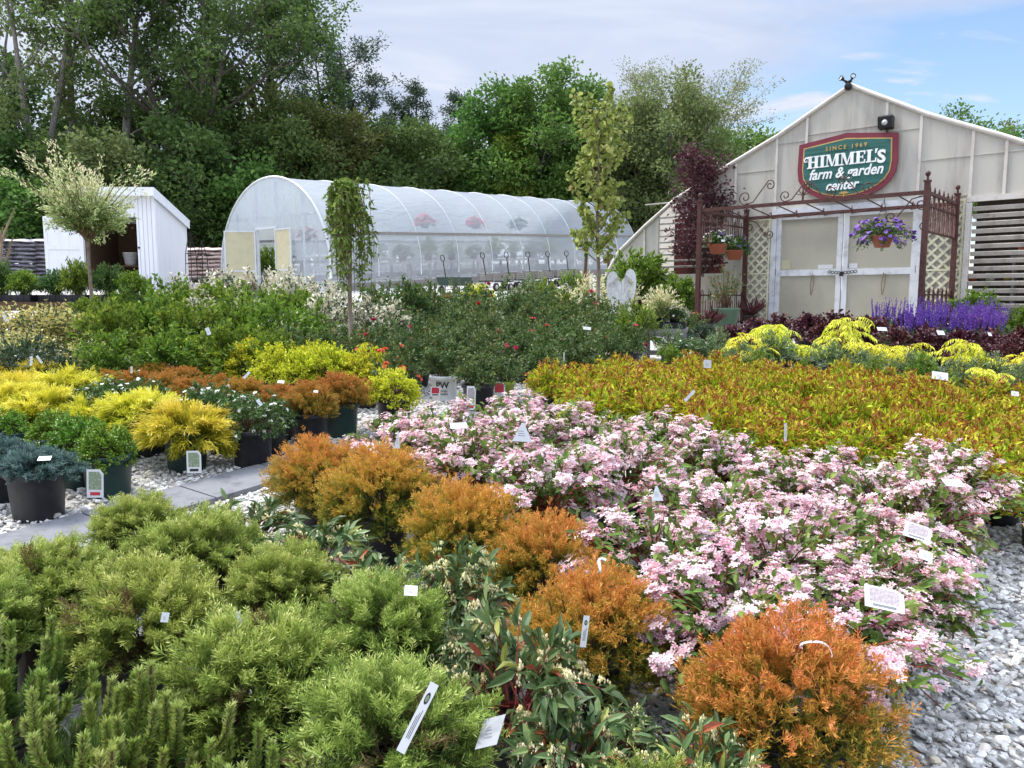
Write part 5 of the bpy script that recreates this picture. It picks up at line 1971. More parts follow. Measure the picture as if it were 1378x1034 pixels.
# rose block
rs = [(450, 456), (425, 460), (395, 458), (500, 462), (545, 462), (600, 452), (650, 455), (705, 452), (740, 455), (780, 458), (470, 445), (520, 440), (565, 435), (610, 438), (655, 436), (700, 438), (745, 435), (790, 432), (830, 430), (585, 415), (640, 415), (690, 412), (735, 412), (780, 412), (560, 456), (478, 464), (500, 456), (545, 447), (590, 444), (630, 446), (680, 446), (722, 446), (765, 446), (800, 440), (612, 426), (660, 424), (720, 424), (770, 421), (622, 404), (665, 402), (715, 403), (530, 425), (495, 430), (845, 445), (815, 420)]
for i, (px, py) in enumerate(rs):
    put(['rose', 'rose', 'rose', 'red_rose'][i % 4], px, py, .52, 78 if py > 455 else 66, 'dark leaved rose bush in the crowded block behind the printed white pot', name='rose_bush', group='rose bushes in the crowded block', hs=1.1)
put('rose', 597, 474, .48, 80, 'rose bush in the white printed pot with a red house label', pot='white', face=-.05, hs=1.05, name='rose_bush', var=0)
put('coral_rose', 530, 488, .48, 84, 'rose bush covered in coral orange blossoms behind the golden shrub', pot='white', hs=1.1)
put('rose', 643, 488, .46, 74, 'rose bush in a black pot with a curved picture tag', hs=1.0, name='rose_bush', var=1)
put('rose', 674, 480, .48, 72, 'rose bush in a lime green pot with a red picture label', pot='lime', hs=1.0, name='rose_bush', var=2)
put('rose', 730, 470, .48, 74, 'rose bush in a lime green pot at the spirea corner', pot='lime', hs=1.0, name='rose_bush', var=3)
put('rose', 785, 450, .5, 70, 'rose bush in a lime green pot behind the spirea field', pot='lime', name='rose_bush', var=0)
put('rose', 815, 452, .5, 72, 'rose bush in a black pot left of the white printed pot by the bench', name='rose_bush', var=2)
put('bright_green', 855, 442, .48, 66, 'bright green shrub in a white printed pot left of the timber bench', pot='white', face=.15, hs=1.3)
for i, (px, py, w_, lab) in enumerate([(790, 392, 56, 'cream tipped willow shrub left of the angel wings'), (838, 398, 52, 'cream tipped willow shrub at the foot of the angel wings'), (760, 400, 48, 'cream tipped willow shrub farthest left')]):
    put('hakuro', px, py, .62, w_, lab, group='cream tipped willow shrubs')
bx, by = at(893, 487)
place('hakuro', bx - .05, by - .02, 'cream tipped willow shrub standing in the black tray on the bench', r=.26, pot='black', ps=.5, z=gz(bx, by) + .452)
place('azalea', bx + .12, by - .06, 'low grey green plant in the black tray on the bench', r=.17, pot='black', ps=.45, z=gz(bx, by) + .452, name='tray_plant')
for pxx, y, r, hs, lab in ((858, 15.6, .82, .95, 'tall bright green bush right behind the angel wings'), (912, 14.6, .48, 1.0, 'bright green bush beside the left arbor post')):
    place('big_green', (pxx - 689) / F_PX * y, y, lab, r=r, hs=hs)
for i, (px, py, w_, kd, lab) in enumerate([(735, 395, 55, 'bright_green', 'small green shrub behind the roses with yellow tips'), (705, 395, 50, 'pale_green', 'blue grey leafy plant behind the roses'), (760, 410, 50, 'bright_green', 'green shrub behind the roses before the maple sapling'), (640, 395, 50, 'golden', 'golden leaved plant behind the roses near the wagons'),
                                           (770, 380, 45, 'bright_green', 'small green shrub by the timber stakes'), (720, 385, 45, 'pale_green', 'thin airy plant in front of the wagons')]):
    put(kd, px, py, .55, w_, lab)
put('red_rose', 620, 392, .5, 46, 'crimson flowered plant beside the rhododendron', name='crimson_flower_plant')
put('red_rose', 928, 425, .5, 50, 'red flowered plant in a dark green pot right of the bench', pot='green', name='red_flower_plant')

# ================================================================ right middle distance
for i, (px, py, w_, lab) in enumerate([(955, 468, 60, 'pale green shrub at the left end of its row'), (1045, 472, 66, 'pale green shrub below the left sumacs'), (1000, 476, 60, 'pale green shrub above the spirea'), (1120, 478, 66, 'pale green shrub in the middle of the row'), (1160, 485, 60, 'pale green shrub before the tiered sumac'),
                                       (1225, 490, 66, 'pale green shrub left of the white card tag'), (1300, 500, 70, 'pale green shrub right of the white card tag'), (1340, 495, 60, 'pale green shrub below the right hand sumac'), (1385, 505, 70, 'pale green shrub cut by the right edge')]):
    put('pale_green', px, py + 4, .34, w_, lab, hs=.85, group='pale green shrubs behind the spirea')
for i, (px, py, w_, lab) in enumerate([(970, 478, 44, 'bright green tuft at the left end behind the spirea'), (1025, 482, 46, 'bright green tuft second from the left behind the spirea'), (1082, 494, 48, 'bright green tuft poking out of the spirea'), (1182, 498, 56, 'bright green tuft in the middle behind the spirea'),
                                       (1242, 485, 46, 'bright green tuft left of the white card tag'), (1275, 508, 54, 'bright green tuft under the white card tag'), (1350, 520, 60, 'bright green tuft near the right edge'), (1235, 475, 46, 'darker green tuft below the sumac pair')]):
    put('bright_green', px, py, .44, w_, lab, group='bright green tufts behind the spirea')
for i, (px, py, w_, hs, lab) in enumerate([(1010, 458, 56, 1.0, 'golden sumac at the left end of its row'), (1048, 452, 56, 1.15, 'golden sumac second from the left'), (1085, 456, 50, 1.0, 'golden sumac third from the left'), (1130, 450, 60, 1.2, 'tallest golden sumac with tiered fronds before the doors'), (1160, 462, 50, 1.0, 'low golden sumac under the tiered one'),
                                           (1212, 466, 58, 1.25, 'golden sumac standing alone in the middle right'), (1295, 474, 60, 1.2, 'golden sumac right of the middle with drooping fronds'), (1325, 488, 46, 1.0, 'small golden sumac right of the drooping one'), (1378, 470, 56, 1.1, 'golden sumac at the right edge')]):
    put('sumac', px, py, .50, w_ * .98, lab, hs=hs * .9, var=i, group='golden sumacs behind the spirea')
for i, (px, py) in enumerate([(1045, 440), (1085, 437), (1125, 436), (1165, 440), (1205, 453), (1245, 452), (1290, 455), (1335, 458), (1378, 452), (1225, 440), (1270, 440), (1315, 445), (1185, 445), (1360, 465), (1320, 470), (1150, 446), (1110, 445)]):
    put('burgundy', px, py, .42, 58, 'burgundy leaved shrub in the dark band before the greenhouse', group='burgundy shrubs before the greenhouse')
for i, px in enumerate([1185, 1212, 1240, 1265, 1290, 1312, 1335, 1225, 1255, 1280, 1305, 1330]):
    put('salvia', px, 440 if i < 7 else 447, .42, 44, 'purple salvia with upright violet flower spikes in the massed row', group='purple salvias massed in a row', hs=1.25)
put('pale_green', 1205, 438, .55, 46, 'white flecked green plant by the right arbor post')
place('big_green', (1310 - 689) / F_PX * 11.5, 11.5, 'dark green bush before the louver slats', r=.42, hs=1.0)
put('pale_green', 1362, 425, .45, 44, 'reddish green plant right of the salvias')
put('big_green', 1385, 405, .7, 50, 'green bush at the right edge before the slats')
for kd, px, py, w_, lab in (('azalea', 930, 468, 50, 'low white flowered plant between the bench and the golden spirea'), ('bright_green', 900, 478, 44, 'bright green plant at the back left corner of the spirea'), ('burgundy', 985, 452, 50, 'dark purple shrub in front of the glazed green pot'),
                            ('dark_shrub', 950, 448, 46, 'dark leaved plant left of the glazed green pot'), ('pale_green', 905, 458, 44, 'grey green plant at the foot of the timber bench'), ('burgundy', 1015, 446, 48, 'dark purple shrub right of the glazed green pot'), ('pale_green', 970, 462, 46, 'pale green plant before the glazed green pot')):
    put(kd, px, py, .36, w_, lab)
# purple cordyline and dry shrub in the glazed pot
x, y = at(975, 447)
rt = thing('glazed_pot_plant', 'sparse dry looking shrub in a large glazed green pot inside the arbor', 'potted plant', (x, y, gz(x, y)))
t = MB()
t.lathe([(.001, 0), (.15, 0), (.18, .05), (.235, .32), (.25, .36), (.26, .40), (.245, .42), (.22, .40), (.2, .36)], 28)
t.disc(.22, .37, 26, 1)
t.build('pot', [M['glaze_green'], M['soil']], rt)
g, S = shrub('leuco', .42, .78, .05, 46, 620, .06, .02, 1, .5, .3, tint=halfhalf(.3, .6, .96, .08), low=.1)
o = g.build('foliage', [LM['leuco'], LM['stem']], rt)
o.location = (0, 0, .37)
for n_, (px, py) in enumerate([(1010, 425), (955, 440)]):
    x, y = at(px, py, .2)
    g = Geo()
    n = 46
    d = unit(rdir(n) * np.array([1, 1, .5]) + np.array([0, 0, .8]))
    P = rng.normal(0, .015, (n, 3)) + np.array([0, 0, .02])
    leaves(g, P, d, rng.uniform(.28, .42, n), .032, np.clip(rng.normal(.6, .2, n), 0, 1), 2, .2)
    rt = thing('purple_cordyline', ['spiky purple cordyline right of the glazed green pot', 'dark spiky cordyline in front of the glazed green pot'][n_], 'potted plant', (x, y, gz(x, y)))
    o = link('pot', POT['black'], rt)
    o.scale = (.8, .8, .8)
    o = g.build('foliage', [LM['plum']], rt)
    o.location = (0, 0, .19)

# seedlings on the table at the left
for i in range(11):
    x = -10.1 + i * .42
    y = 12.1 + .12 * (i % 2)
    z = gz(0, 12.2) + .62
    rt = thing('seedling_tray', ['leftmost', 'second', 'third', 'fourth', 'fifth', 'sixth', 'seventh', 'eighth', 'ninth', 'tenth', 'last'][i] + ' black tray of leafy green seedlings along the brown table', 'seedling tray', (x, y, z), 0, 'seedling trays on the brown table')
    t = MB()
    t.box(-.19, .19, -.17, .17, 0, .11)
    for k in range(4):
        t.box(-.18 + k * .095, -.105 + k * .095, -.175, -.1705, .01, .1)
    t.build('tray_body', M['black_plastic'], rt)
    for nm, me in K['seedling'][i % 2]:
        o = link(nm, me, rt)
        o.location = (0, 0, .11)
        o.scale = (1.0, .9, 1.2 + .25 * math.sin(i * 1.7))
        o.rotation_euler = (0, 0, i)
# two big green plants right of the table
put('big_green', 185, 388, .8, 70, 'dark green bush at the right end of the seedling table')
put('pale_green', 150, 384, .85, 60, 'pink budded airy plant at the end of the seedling table', pot='green')

# ================================================================ hanging baskets


def basket(lx, ly, z, r, label, cols, bm, R, H, nfl, hang_z, low):
    p = GM @ Vector((lx, ly, 0))
    rt = thing('hanging_basket', label, 'hanging basket', (p.x, p.y, GO.z + z))
    t = MB()
    t.lathe([(.001, -.15), (r * .68, -.15), (r, 0), (r + .012, .002), (r + .012, .02), (r - .01, .02), (r - .02, -.02)], 22)
    t.disc(r - .015, -.01, 22, 1)
    t.build('bowl', [M['terracotta'], M['soil']], rt)
    g, S = shrub('azalea', R, H, 0, 80, 1700, .038, .024, 1, .4, .2, base=.06, low=low, tint=None, arch=.5)
    g.build('foliage', [LM['azalea'], LM['greenstem']], rt)
    for c, n_ in cols:
        f = flower_clusters(S, n_, 1, .02, .032, (.35, .95), .3, .95, 5, .02, .7)
        f.build('blossoms', [LM[c]], rt)
    t = MB()
    for k in range(3):
        a = k * 2.094 + .4
        t.tube([(r * math.cos(a), r * math.sin(a), .01), (0, 0, hang_z - .05)], .003, 5)
    t.tube([(0, 0, hang_z - .05), (0, 0, hang_z - .02), (.015, 0, hang_z), (0.01, 0, hang_z + .012), (-.012, 0, hang_z + .01)], .004, 5)
    t.build('hanger', M['black_metal'], rt)


basket(1.2, -1.95, 1.46, .15, 'hanging basket of purple petunias under the right end of the arbor', [('purple', 190)], 'azalea', .42, .27, 0, .59, -.75)
basket(-1.74, -1.3, 1.50, .165, 'hanging terracotta bowl of white and violet petunias nearest the left arbor post', [('white', 60), ('purple', 14)], 'azalea', .30, .24, 0, .53, -.15)
basket(-1.74, -.62, 1.42, .165, 'hanging terracotta bowl of violet and white petunias behind the other left bowl', [('purple', 46), ('white', 14)], 'azalea', .30, .30, 0, .61, -.25)
# flowers hanging inside the polytunnel
for n_, (lx, ly, c, lab) in enumerate([(1.7, 5.6, 'hanger_red', 'left scarlet flower basket seen through the polytunnel film'), (1.7, 8.6, 'hanger_red', 'right scarlet flower basket seen through the polytunnel film'), (1.9, 1.2, 'golden', 'yellow flower basket seen through the film near the weeping tree'), (-.2, 1.6, 'pink', 'pink flower basket seen in the polytunnel doorway'), (1.7, 11.6, 'azalea', 'green basket seen through the film at the far end')]):
    p = TM @ Vector((lx, ly, 0))
    z = TO.z + SH * ly + (2.15 if n_ < 3 or n_ > 3 else 1.75)
    rt = thing('hanging_basket', lab, 'hanging basket', (p.x, p.y, z))
    t = MB()
    t.lathe([(.001, -.16), (.12, -.16), (.2, 0), (.21, .02), (.19, .02)], 18)
    t.build('bowl', M['black_plastic'], rt)
    g, S = shrub('azalea', .4, .3, 0, 40, 350, .06, .035, 0, .4, .2, base=.06, low=-.4)
    g.build('foliage', [LM['azalea'], LM['greenstem']], rt)
    f = flower_clusters(S, 120, 2, .04, .055, (.35, .95), .3, .95, 5, .03, .5)
    f.build('blossoms', [LM[c]], rt)
    t = MB()
    t.tube([(0, 0, 0), (0, 0, .75)], .006, 5)
    t.build('hanger', M['black_metal'], rt)
for k in range(10):
    ly = 1.5 + k * 1.35
    p = TM @ Vector((1.9, ly, 0))
    rt = place(['bright_green', 'pale_green', 'azalea'][k % 3], p.x, p.y, 'green potted plant on the right hand bench inside the polytunnel', r=.42, z=gz(p.x, p.y - 1.6) + .9, group='plants on the right bench inside the polytunnel', name='bench_plant')
p = TM @ Vector((-1.6, 1.0, 0))
place('lime_shrub', p.x, p.y, 'green shrub standing in the polytunnel doorway', r=.5, hs=1.6)

# ================================================================ trees
BARK = mat('bark', (.11, .09, .075), .9, var=.3, scale=5, bump=.8, bscale=25, stretch=(3, 3, .6), col2=(.055, .045, .038))
BARKG = mat('grey_bark', (.22, .195, .175), .9, var=.25, scale=5, bump=.8, bscale=25, stretch=(3, 3, .6), col2=(.09, .08, .07))
BARKY = mat('young_bark', (.22, .17, .13), .8, var=.2, scale=12, bump=.3)
TREE = {
 'oak': leaf_mat('oak_leaf', [(0, (.038, .076, .02)), (.5, (.072, .128, .032)), (1, (.13, .20, .05))], .55, .4),
 'ash': leaf_mat('ash_leaf', [(0, (.065, .10, .03)), (.5, (.12, .17, .05)), (1, (.20, .25, .08))], .55, .4),
 'bright': leaf_mat('maple_leaf', [(0, (.055, .115, .024)), (.5, (.10, .19, .038)), (1, (.17, .27, .06))], .55, .4),
 'lime': leaf_mat('lime_tree_leaf', [(0, (.10, .14, .018)), (.5, (.15, .215, .03)), (1, (.23, .29, .05))], .55, .4),
 'pine': leaf_mat('pine_needle', [(0, (.03, .05, .028)), (.5, (.055, .085, .046)), (1, (.095, .13, .065))], .6, .15),
 'olive': leaf_mat('olive_leaf', [(0, (.08, .11, .035)), (.5, (.14, .18, .06)), (1, (.22, .25, .095))], .55, .4),
 'pale': leaf_mat('young_leaf', [(0, (.13, .15, .075)), (.5, (.22, .24, .125)), (1, (.33, .34, .19))], .55, .4),
 'tawny': leaf_mat('tawny_leaf', [(0, (.075, .09, .025)), (.5, (.125, .15, .042)), (1, (.20, .215, .065))], .55, .4),
}


def profile(kind, x):
    x = min(max(x, 0), 1)
    if kind == 'round':
        return .35 + .65 * math.sqrt(max(0, 1 - (2 * x - .85) ** 2 / 1.35))
    if kind == 'cone':
        return max(.08, (1 - x) ** .85)
    if kind == 'fan':
        return .45 + .55 * x if x < .75 else 1.0 - (x - .75) * 1.6
    return 1 - .5 * x


def tree(name, label, x, y, H, m, tr=.25, hb=3.0, Rc=3.5, nl=9000, L=.28, kind='round', limbs=16, sub=5, clump=.75, lean=(0, 0), bark=None, elev=(25, 55), forks=1, wob=.25, group='trees of the wood behind the nursery', tint_sd=.1, lw=.6, bend=.0, open_=0.0, cat='tree', droop=0.0, topdown=0.0):
    root = thing(name, label, cat, (x, y, gz(x, y) - .1), random.uniform(0, 6.28) if not (lean[0] or lean[1] or forks > 1) else 0, group)
    tb = MB()
    C = []
    Bd = []
    trunks = []
    base = Vector((0, 0, 0))
    for f in range(forks):
        pts, rs = [], []
        hf = H * .25 if forks > 1 else 0
        a = (0 if forks == 1 else (f / (forks) * 2 * PI + .3))
        spread = 0 if forks == 1 else H * .13
        cur = Vector((0, 0, 0))
        n = 10
        w = Vector((0, 0, 0))
        for i in range(n + 1):
            s = i / n
            w += Vector((random.gauss(0, wob), random.gauss(0, wob), 0)) * .35
            fk = max(0, (s - .25) / .75)
            p = Vector((lean[0] * s + spread * math.cos(a) * fk ** .8, lean[1] * s + spread * .6 * math.sin(a) * fk ** .8, H * .93 * s)) + w * s
            if forks > 1 and s <= .25:
                p = Vector((lean[0] * s, lean[1] * s, H * .93 * s))
            pts.append(p)
            rs.append(max(.015, tr * (1.25 if i == 0 else 1) * (1 - .88 * s) * (1 if forks == 1 or s <= .25 else .72)))
        trunks.append((pts, rs))
        tb.tube(pts if (f == 0 or forks == 1) else pts[2:], rs if (f == 0 or forks == 1) else rs[2:], 9)
    for i in range(limbs):
        pts, rs = trunks[i % forks]
        h = hb + (H * .9 - hb) * ((i + random.random()) / limbs) ** .9
        s = min(.999, h / (H * .93)) * (len(pts) - 1)
        k = int(s)
        p0 = pts[k].lerp(pts[k + 1], s - k)
        r0 = (rs[k] * (1 - (s - k)) + rs[k + 1] * (s - k))
        x01 = (h - hb) / max(.1, H - hb)
        az = i * 2.39996 + random.uniform(-.4, .4)
        el = math.radians(random.uniform(*elev)) * (.6 + .7 * x01)
        ln = Rc * profile(kind, x01) * random.uniform(.75, 1.1)
        d = Vector((math.cos(az) * math.cos(el), math.sin(az) * math.cos(el), math.sin(el)))
        lp_ = [p0]
        for q in range(1, 5):
            d2 = (d + Vector((random.gauss(0, .15), random.gauss(0, .15), random.gauss(0, .12) + .10 * q - droop * q))).normalized()
            lp_.append(lp_[-1] + d2 * ln / 4)
        rl = max(.012, min(r0 * .7, .05 * ln * .6 + .015))
        tb.tube(lp_, [rl, rl * .75, rl * .55, rl * .35, rl * .15], 6, cap=False)
        for q in range(sub):
            t_ = random.uniform(.3, 1.0) * 3.99
            kk = int(t_)
            b0 = lp_[kk].lerp(lp_[kk + 1], t_ - kk)
            dd = ((lp_[kk + 1] - lp_[kk]).normalized() + Vector((random.gauss(0, .7), random.gauss(0, .7), random.gauss(.15, .5)))).normalized()
            ls = ln * random.uniform(.2, .42)
            b1 = b0 + dd * ls * .5
            b2 = b1 + (dd + Vector((0, 0, .2 - droop))).normalized() * ls * .5
            tb.tube([b0, b1, b2], [rl * .35, rl * .25, rl * .08], 5, cap=False)
            C += [b1, b2, b2]
            Bd += [dd, dd, dd]
        C.append(lp_[-1])
        Bd.append((lp_[-1] - lp_[-2]).normalized())
    for pts, rs in trunks:
        C.append(pts[-1])
        Bd.append(Vector((0, 0, 1)))
    C = np.array([tuple(c) for c in C])
    kz = H / (C[:, 2].max() + .45 * clump)
    C[:, 2] *= kz
    tb.v = [(a, b, c * kz) for a, b, c in tb.v]
    tb.build('trunk', bark or BARK, root)
    Bd = np.array([tuple(c) for c in Bd])
    nc = len(C)
    wgt = rng.uniform(.4, 1.6, nc)
    wgt /= wgt.sum()
    i = rng.choice(nc, nl, p=wgt)
    cs = rng.uniform(.6, 1.25, (nc, 1)) * clump
    off = rdir(nl) * rng.random((nl, 1)) ** .45 * np.array([1, 1, .62])
    P = C[i] + off * cs[i]
    D = unit(off * .7 + Bd[i] * .4 + rdir(nl) * .7 + np.array([0, 0, -.15]))
    ct = rng.normal(.5, tint_sd * 1.3, nc)
    r = np.clip(ct[i] + rng.normal(0, tint_sd, nl), 0, 1)
    g = Geo()
    leaves(g, P, D, L * rng.uniform(.6, 1.3, nl), L * lw * rng.uniform(.7, 1.2, nl), r, 0, .45)
    g.build('crown', [TREE.get(m) or LM[m]], root)
    return root


def tp(pxx, y):
    return (pxx - 689) / F_PX * y


# -- the wood behind
tree('ash_tree', 'tall thin leaved tree with several bare trunks at the upper left corner', tp(65, 40), 40, 19, 'ash', .34, 5, 4.6, 5000, .24, 'fan', 20, 5, .7, forks=3, bark=BARKG, tint_sd=.12)
tree('ash_tree', 'tall tree with a leaning pale trunk behind the dappled willow', tp(112, 42), 42, 19, 'ash', .32, 7, 4.0, 4200, .24, 'fan', 16, 5, .7, lean=(1.0, 0), bark=BARKG, tint_sd=.12)
tree('oak_tree', 'tall tree with a curved trunk leaning right behind the white shed', tp(170, 41), 41, 19, 'oak', .34, 7, 4.4, 6200, .25, 'fan', 18, 6, .75, lean=(1.9, 0), bark=BARKG, wob=.5)
tree('oak_tree', 'largest dark oak with a forked trunk above the polytunnel front', tp(262, 41), 41, 19, 'oak', .46, 6.5, 6.6, 22000, .25, 'round', 32, 7, .85, forks=2, bark=BARK)
tree('oak_tree', 'dark leafy oak behind the forked one, its crown edge against the sky', tp(372, 46), 46, 18, 'oak', .4, 5, 5.4, 16000, .25, 'round', 26, 7, .9)
tree('ash_tree', 'thin crowned tree at the far upper left edge', tp(-10, 44), 44, 18, 'ash', .3, 5, 4.5, 4500, .24, 'fan', 16, 5, .7, forks=2, bark=BARKG)
tree('pine_tree', 'dark pine with ragged top right of the large oak', tp(472, 52), 52, 15.1, 'pine', .32, 4, 3.2, 9000, .24, 'round', 22, 6, .6, elev=(0, 30), lw=.35)
tree('pine_tree', 'dark pine poking up between oak and rounded tree', tp(440, 54), 54, 14.9, 'pine', .3, 4, 3.4, 8000, .24, 'round', 22, 6, .7, elev=(0, 30), lw=.35)
tree('tawny_tree', 'yellowish thin tree under the dark pine', tp(415, 43), 43, 9.5, 'tawny', .2, 2.5, 3.4, 8000, .24, 'round', 18, 6, .8)
tree('tawny_tree', 'yellowish tree lower down behind the polytunnel front', tp(470, 44), 44, 9, 'tawny', .2, 1.5, 3.2, 7000, .24, 'round', 18, 6, .8)
tree('rounded_tree', 'rounded dark green tree in the middle of the wood', tp(560, 46), 46, 8.9, 'oak', .26, 1.5, 4.2, 14000, .26, 'round', 24, 6, .85)
tree('pine_tree', 'pointed dark conifer behind the rounded tree', tp(566, 58), 58, 13.2, 'pine', .25, 3, 3.0, 7000, .24, 'cone', 26, 5, .55, elev=(0, 25), lw=.35)
tree('pine_tree', 'dark conifer left of the tall bright maple', tp(612, 58), 58, 12.8, 'pine', .25, 3, 2.8, 7000, .24, 'cone', 26, 5, .55, elev=(0, 25), lw=.35)
tree('pine_tree', 'short dark conifer half hidden by the pointed one', tp(530, 57), 57, 12.1, 'pine', .25, 3, 2.8, 6000, .24, 'cone', 24, 5, .55, elev=(0, 25), lw=.35)
tree('maple_tree', 'tall bright green maple in the centre of the wood', tp(716, 47), 47, 11.5, 'bright', .32, 2.5, 4.4, 19000, .27, 'round', 28, 7, .9)
tree('maple_tree', 'bright green tree left shoulder of the tall maple', tp(655, 48), 48, 11.0, 'bright', .28, 2.5, 3.4, 11000, .27, 'round', 22, 6, .85)
tree('maple_tree', 'green tree right shoulder of the tall maple', tp(768, 48), 48, 11.3, 'bright', .28, 2.5, 2.8, 10000, .27, 'round', 22, 6, .8)
tree('lime_tree', 'yellow green young tree in front of the tall maple', tp(690, 46), 46, 8.4, 'lime', .16, 1.5, 2.7, 7500, .22, 'cone', 22, 6, .6, elev=(5, 35))
tree('holly_tree', 'dark evergreen behind the maple sapling', tp(850, 49), 49, 7.2, 'pine', .16, .8, 1.9, 6500, .22, 'round', 22, 6, .6)
tree('olive_tree', 'olive green rounded tree left of the greenhouse gable', tp(905, 44), 44, 10.7, 'olive', .28, 1.5, 4.3, 17000, .22, 'round', 28, 7, .85)
tree('olive_tree', 'olive green tree left of the purple plum', tp(845, 47), 47, 9.8, 'olive', .26, 1.5, 3.2, 10000, .22, 'round', 22, 6, .8)
tree('pale_tree', 'pale half leafless tree rising over the olive tree', tp(868, 54), 54, 13.9, 'pale', .26, 6, 4.0, 9000, .16, 'round', 26, 9, .7, bark=BARKG)
tree('pale_tree', 'pale half leafless tree with fine twigs nearest the gable', tp(950, 52), 52, 13.6, 'pale', .26, 5, 4.2, 10000, .16, 'round', 28, 9, .7, bark=BARKG)
tree('wood_edge_tree', 'green tree low behind the left slope of the greenhouse', tp(985, 45), 45, 8, 'bright', .22, 1.5, 3.0, 8000, .25, 'round', 20, 6, .8)
for n_, (pxx, y, H, m) in enumerate([(1258, 46, 9.5, 'bright'), (1318, 50, 9.2, 'olive'), (1372, 44, 8.5, 'bright'), (1430, 46, 9, 'olive'), (1090, 47, 7, 'bright')]):
    tree('wood_edge_tree', ['treetop just showing right of the gable peak', 'treetop above the right slope of the gable', 'tree at the right edge above the greenhouse roof', 'tree beyond the right edge of the greenhouse', 'tree hidden behind the greenhouse gable'][n_], tp(pxx, y), y, H, m, .24, 3, 3.0, 7000, .24, 'round', 20, 6, .8)
# dense young growth closing the wood's foot
low = [(-60, 38), (10, 39), (60, 37), (120, 38), (165, 36.5), (215, 38), (262, 37), (305, 39), (350, 38), (395, 40), (445, 40), (495, 43), (545, 44), (600, 46), (645, 47), (735, 48), (785, 49), (820, 49), (880, 48), (935, 46)]
for n_, (pxx, y) in enumerate(low):
    H = (6.2 if pxx < 420 else 5.3) + 1.5 * math.sin(n_ * 2.3)
    m = ['oak', 'oak', 'bright', 'oak', 'olive', 'oak'][n_ % 6]
    tree('understory_tree', 'dark bushy young tree closing the foot of the wood', tp(pxx, y), y, H, m, .14, .5, 2.7, 8500, .25, 'round', 22, 6, .8, group='bushy young trees along the foot of the wood')
low2 = [(-40, 47), (40, 46), (120, 48), (200, 47), (290, 48), (350, 50), (430, 49), (500, 52), (590, 52), (650, 53), (720, 54), (800, 52), (900, 50), (960, 49)]
for n_, (pxx, y) in enumerate(low2):
    tree('understory_tree', 'dark bushy tree deeper in the wood', tp(pxx, y), y, (10.5 if pxx < 420 else 8.2) + 1.6 * math.sin(n_ * 1.9), 'oak' if n_ % 3 else 'bright', .18, 1.0, 3.4, 8000, .3, 'round', 22, 6, 1.0, group='bushy trees deeper in the wood')

# -- dappled willow standard by the shed
x, y = tp(126, 11.5), 11.5
rt = thing('dappled_willow', 'dappled cream and green willow on a bare stem in front of the white shed', 'tree', (x, y, gz(x, y)))
link('pot', POT['black'], rt).scale = (1.2, 1.2, 1.2)
t = MB()
zt = 1.62
t.tube([(0, 0, .25), (.01, 0, .8), (-.005, .01, 1.3), (.01, 0, zt)], [.03, .026, .024, .026], 9)
t.build('trunk', BARKY, rt)
ns = 190
D = dome(ns, -.62)
ns = len(D)
lmw = lumps(D, 16, .3, 6)[:, None]
Cc = D * lmw * rng.uniform(.45, 1.0, (ns, 1)) * np.array([.68, .68, .60]) + np.array([0, 0, zt + .42])
long_ = (rng.random(ns) < .13) & (D[:, 2] > .05)
Cc[long_] = (D[long_] * np.array([1.05, 1.05, .75]) + np.array([0, 0, zt + .62]))
A = np.zeros((ns, 3)) + np.array([0, 0, zt - .03]) + rng.normal(0, .015, (ns, 3))
B = A + (Cc - A) * .45 + np.array([0, 0, .16])
g = Geo()
stems(g, A, B, Cc, .011, .0025, 1, 5)
nl = 9500
i = rng.integers(0, ns, nl)
t_ = .25 + .75 * rng.random(nl) ** .7
P = bez(A[i], B[i], Cc[i], t_) + rng.normal(0, .06, (nl, 3)) * (1.2 - .8 * t_[:, None])
T = unit(bez(A[i], B[i], Cc[i], t_ + .05) - bez(A[i], B[i], Cc[i], t_ - .02))
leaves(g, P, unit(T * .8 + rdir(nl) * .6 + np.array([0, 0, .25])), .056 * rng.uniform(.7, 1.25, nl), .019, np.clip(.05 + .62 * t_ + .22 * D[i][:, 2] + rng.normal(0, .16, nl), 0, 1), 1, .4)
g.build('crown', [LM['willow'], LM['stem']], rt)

# -- weeping standard
x, y = tp(473, 8.4), 8.4
rt = thing('weeping_tree', 'slim weeping tree with hanging leafy shoots rising from the shrubs in front of the polytunnel', 'tree', (x, y, gz(x, y)))
link('pot', POT['black'], rt).scale = (1.2, 1.2, 1.2)
t = MB()
zt = 2.14
t.tube([(0, 0, .25), (-.01, 0, .9), (.005, .01, 1.5), (0, 0, zt)], [.026, .024, .02, .016], 9)
t.build('trunk', BARKY, rt)
ns = 62
az = rng.uniform(0, 2 * PI, ns)
rr = rng.uniform(.08, .30, ns)
A = np.stack([np.zeros(ns), np.zeros(ns), zt - rng.uniform(0, .5, ns) ** 1.5], 1)
ln = rng.uniform(.3, 1.15, ns)
B = A + np.stack([np.cos(az) * rr * 1.2, np.sin(az) * rr * 1.2, rng.uniform(.12, .3, ns)], 1)
Cc = A + np.stack([np.cos(az) * rr, np.sin(az) * rr, -ln], 1)
g = Geo()
stems(g, A, B, Cc, .007, .002, 1, 6)
nl = 2700
i = rng.integers(0, ns, nl)
t_ = .08 + .92 * rng.random(nl)
P = bez(A[i], B[i], Cc[i], t_) + rng.normal(0, .014, (nl, 3))
leaves(g, P, unit(rdir(nl) + np.array([0, 0, -.75])), .078 * rng.uniform(.7, 1.2, nl), .028, np.clip(rng.normal(.5, .2, nl), 0, 1), 1, .3)
g.build('crown', [LM['weeper'], LM['stem']], rt)

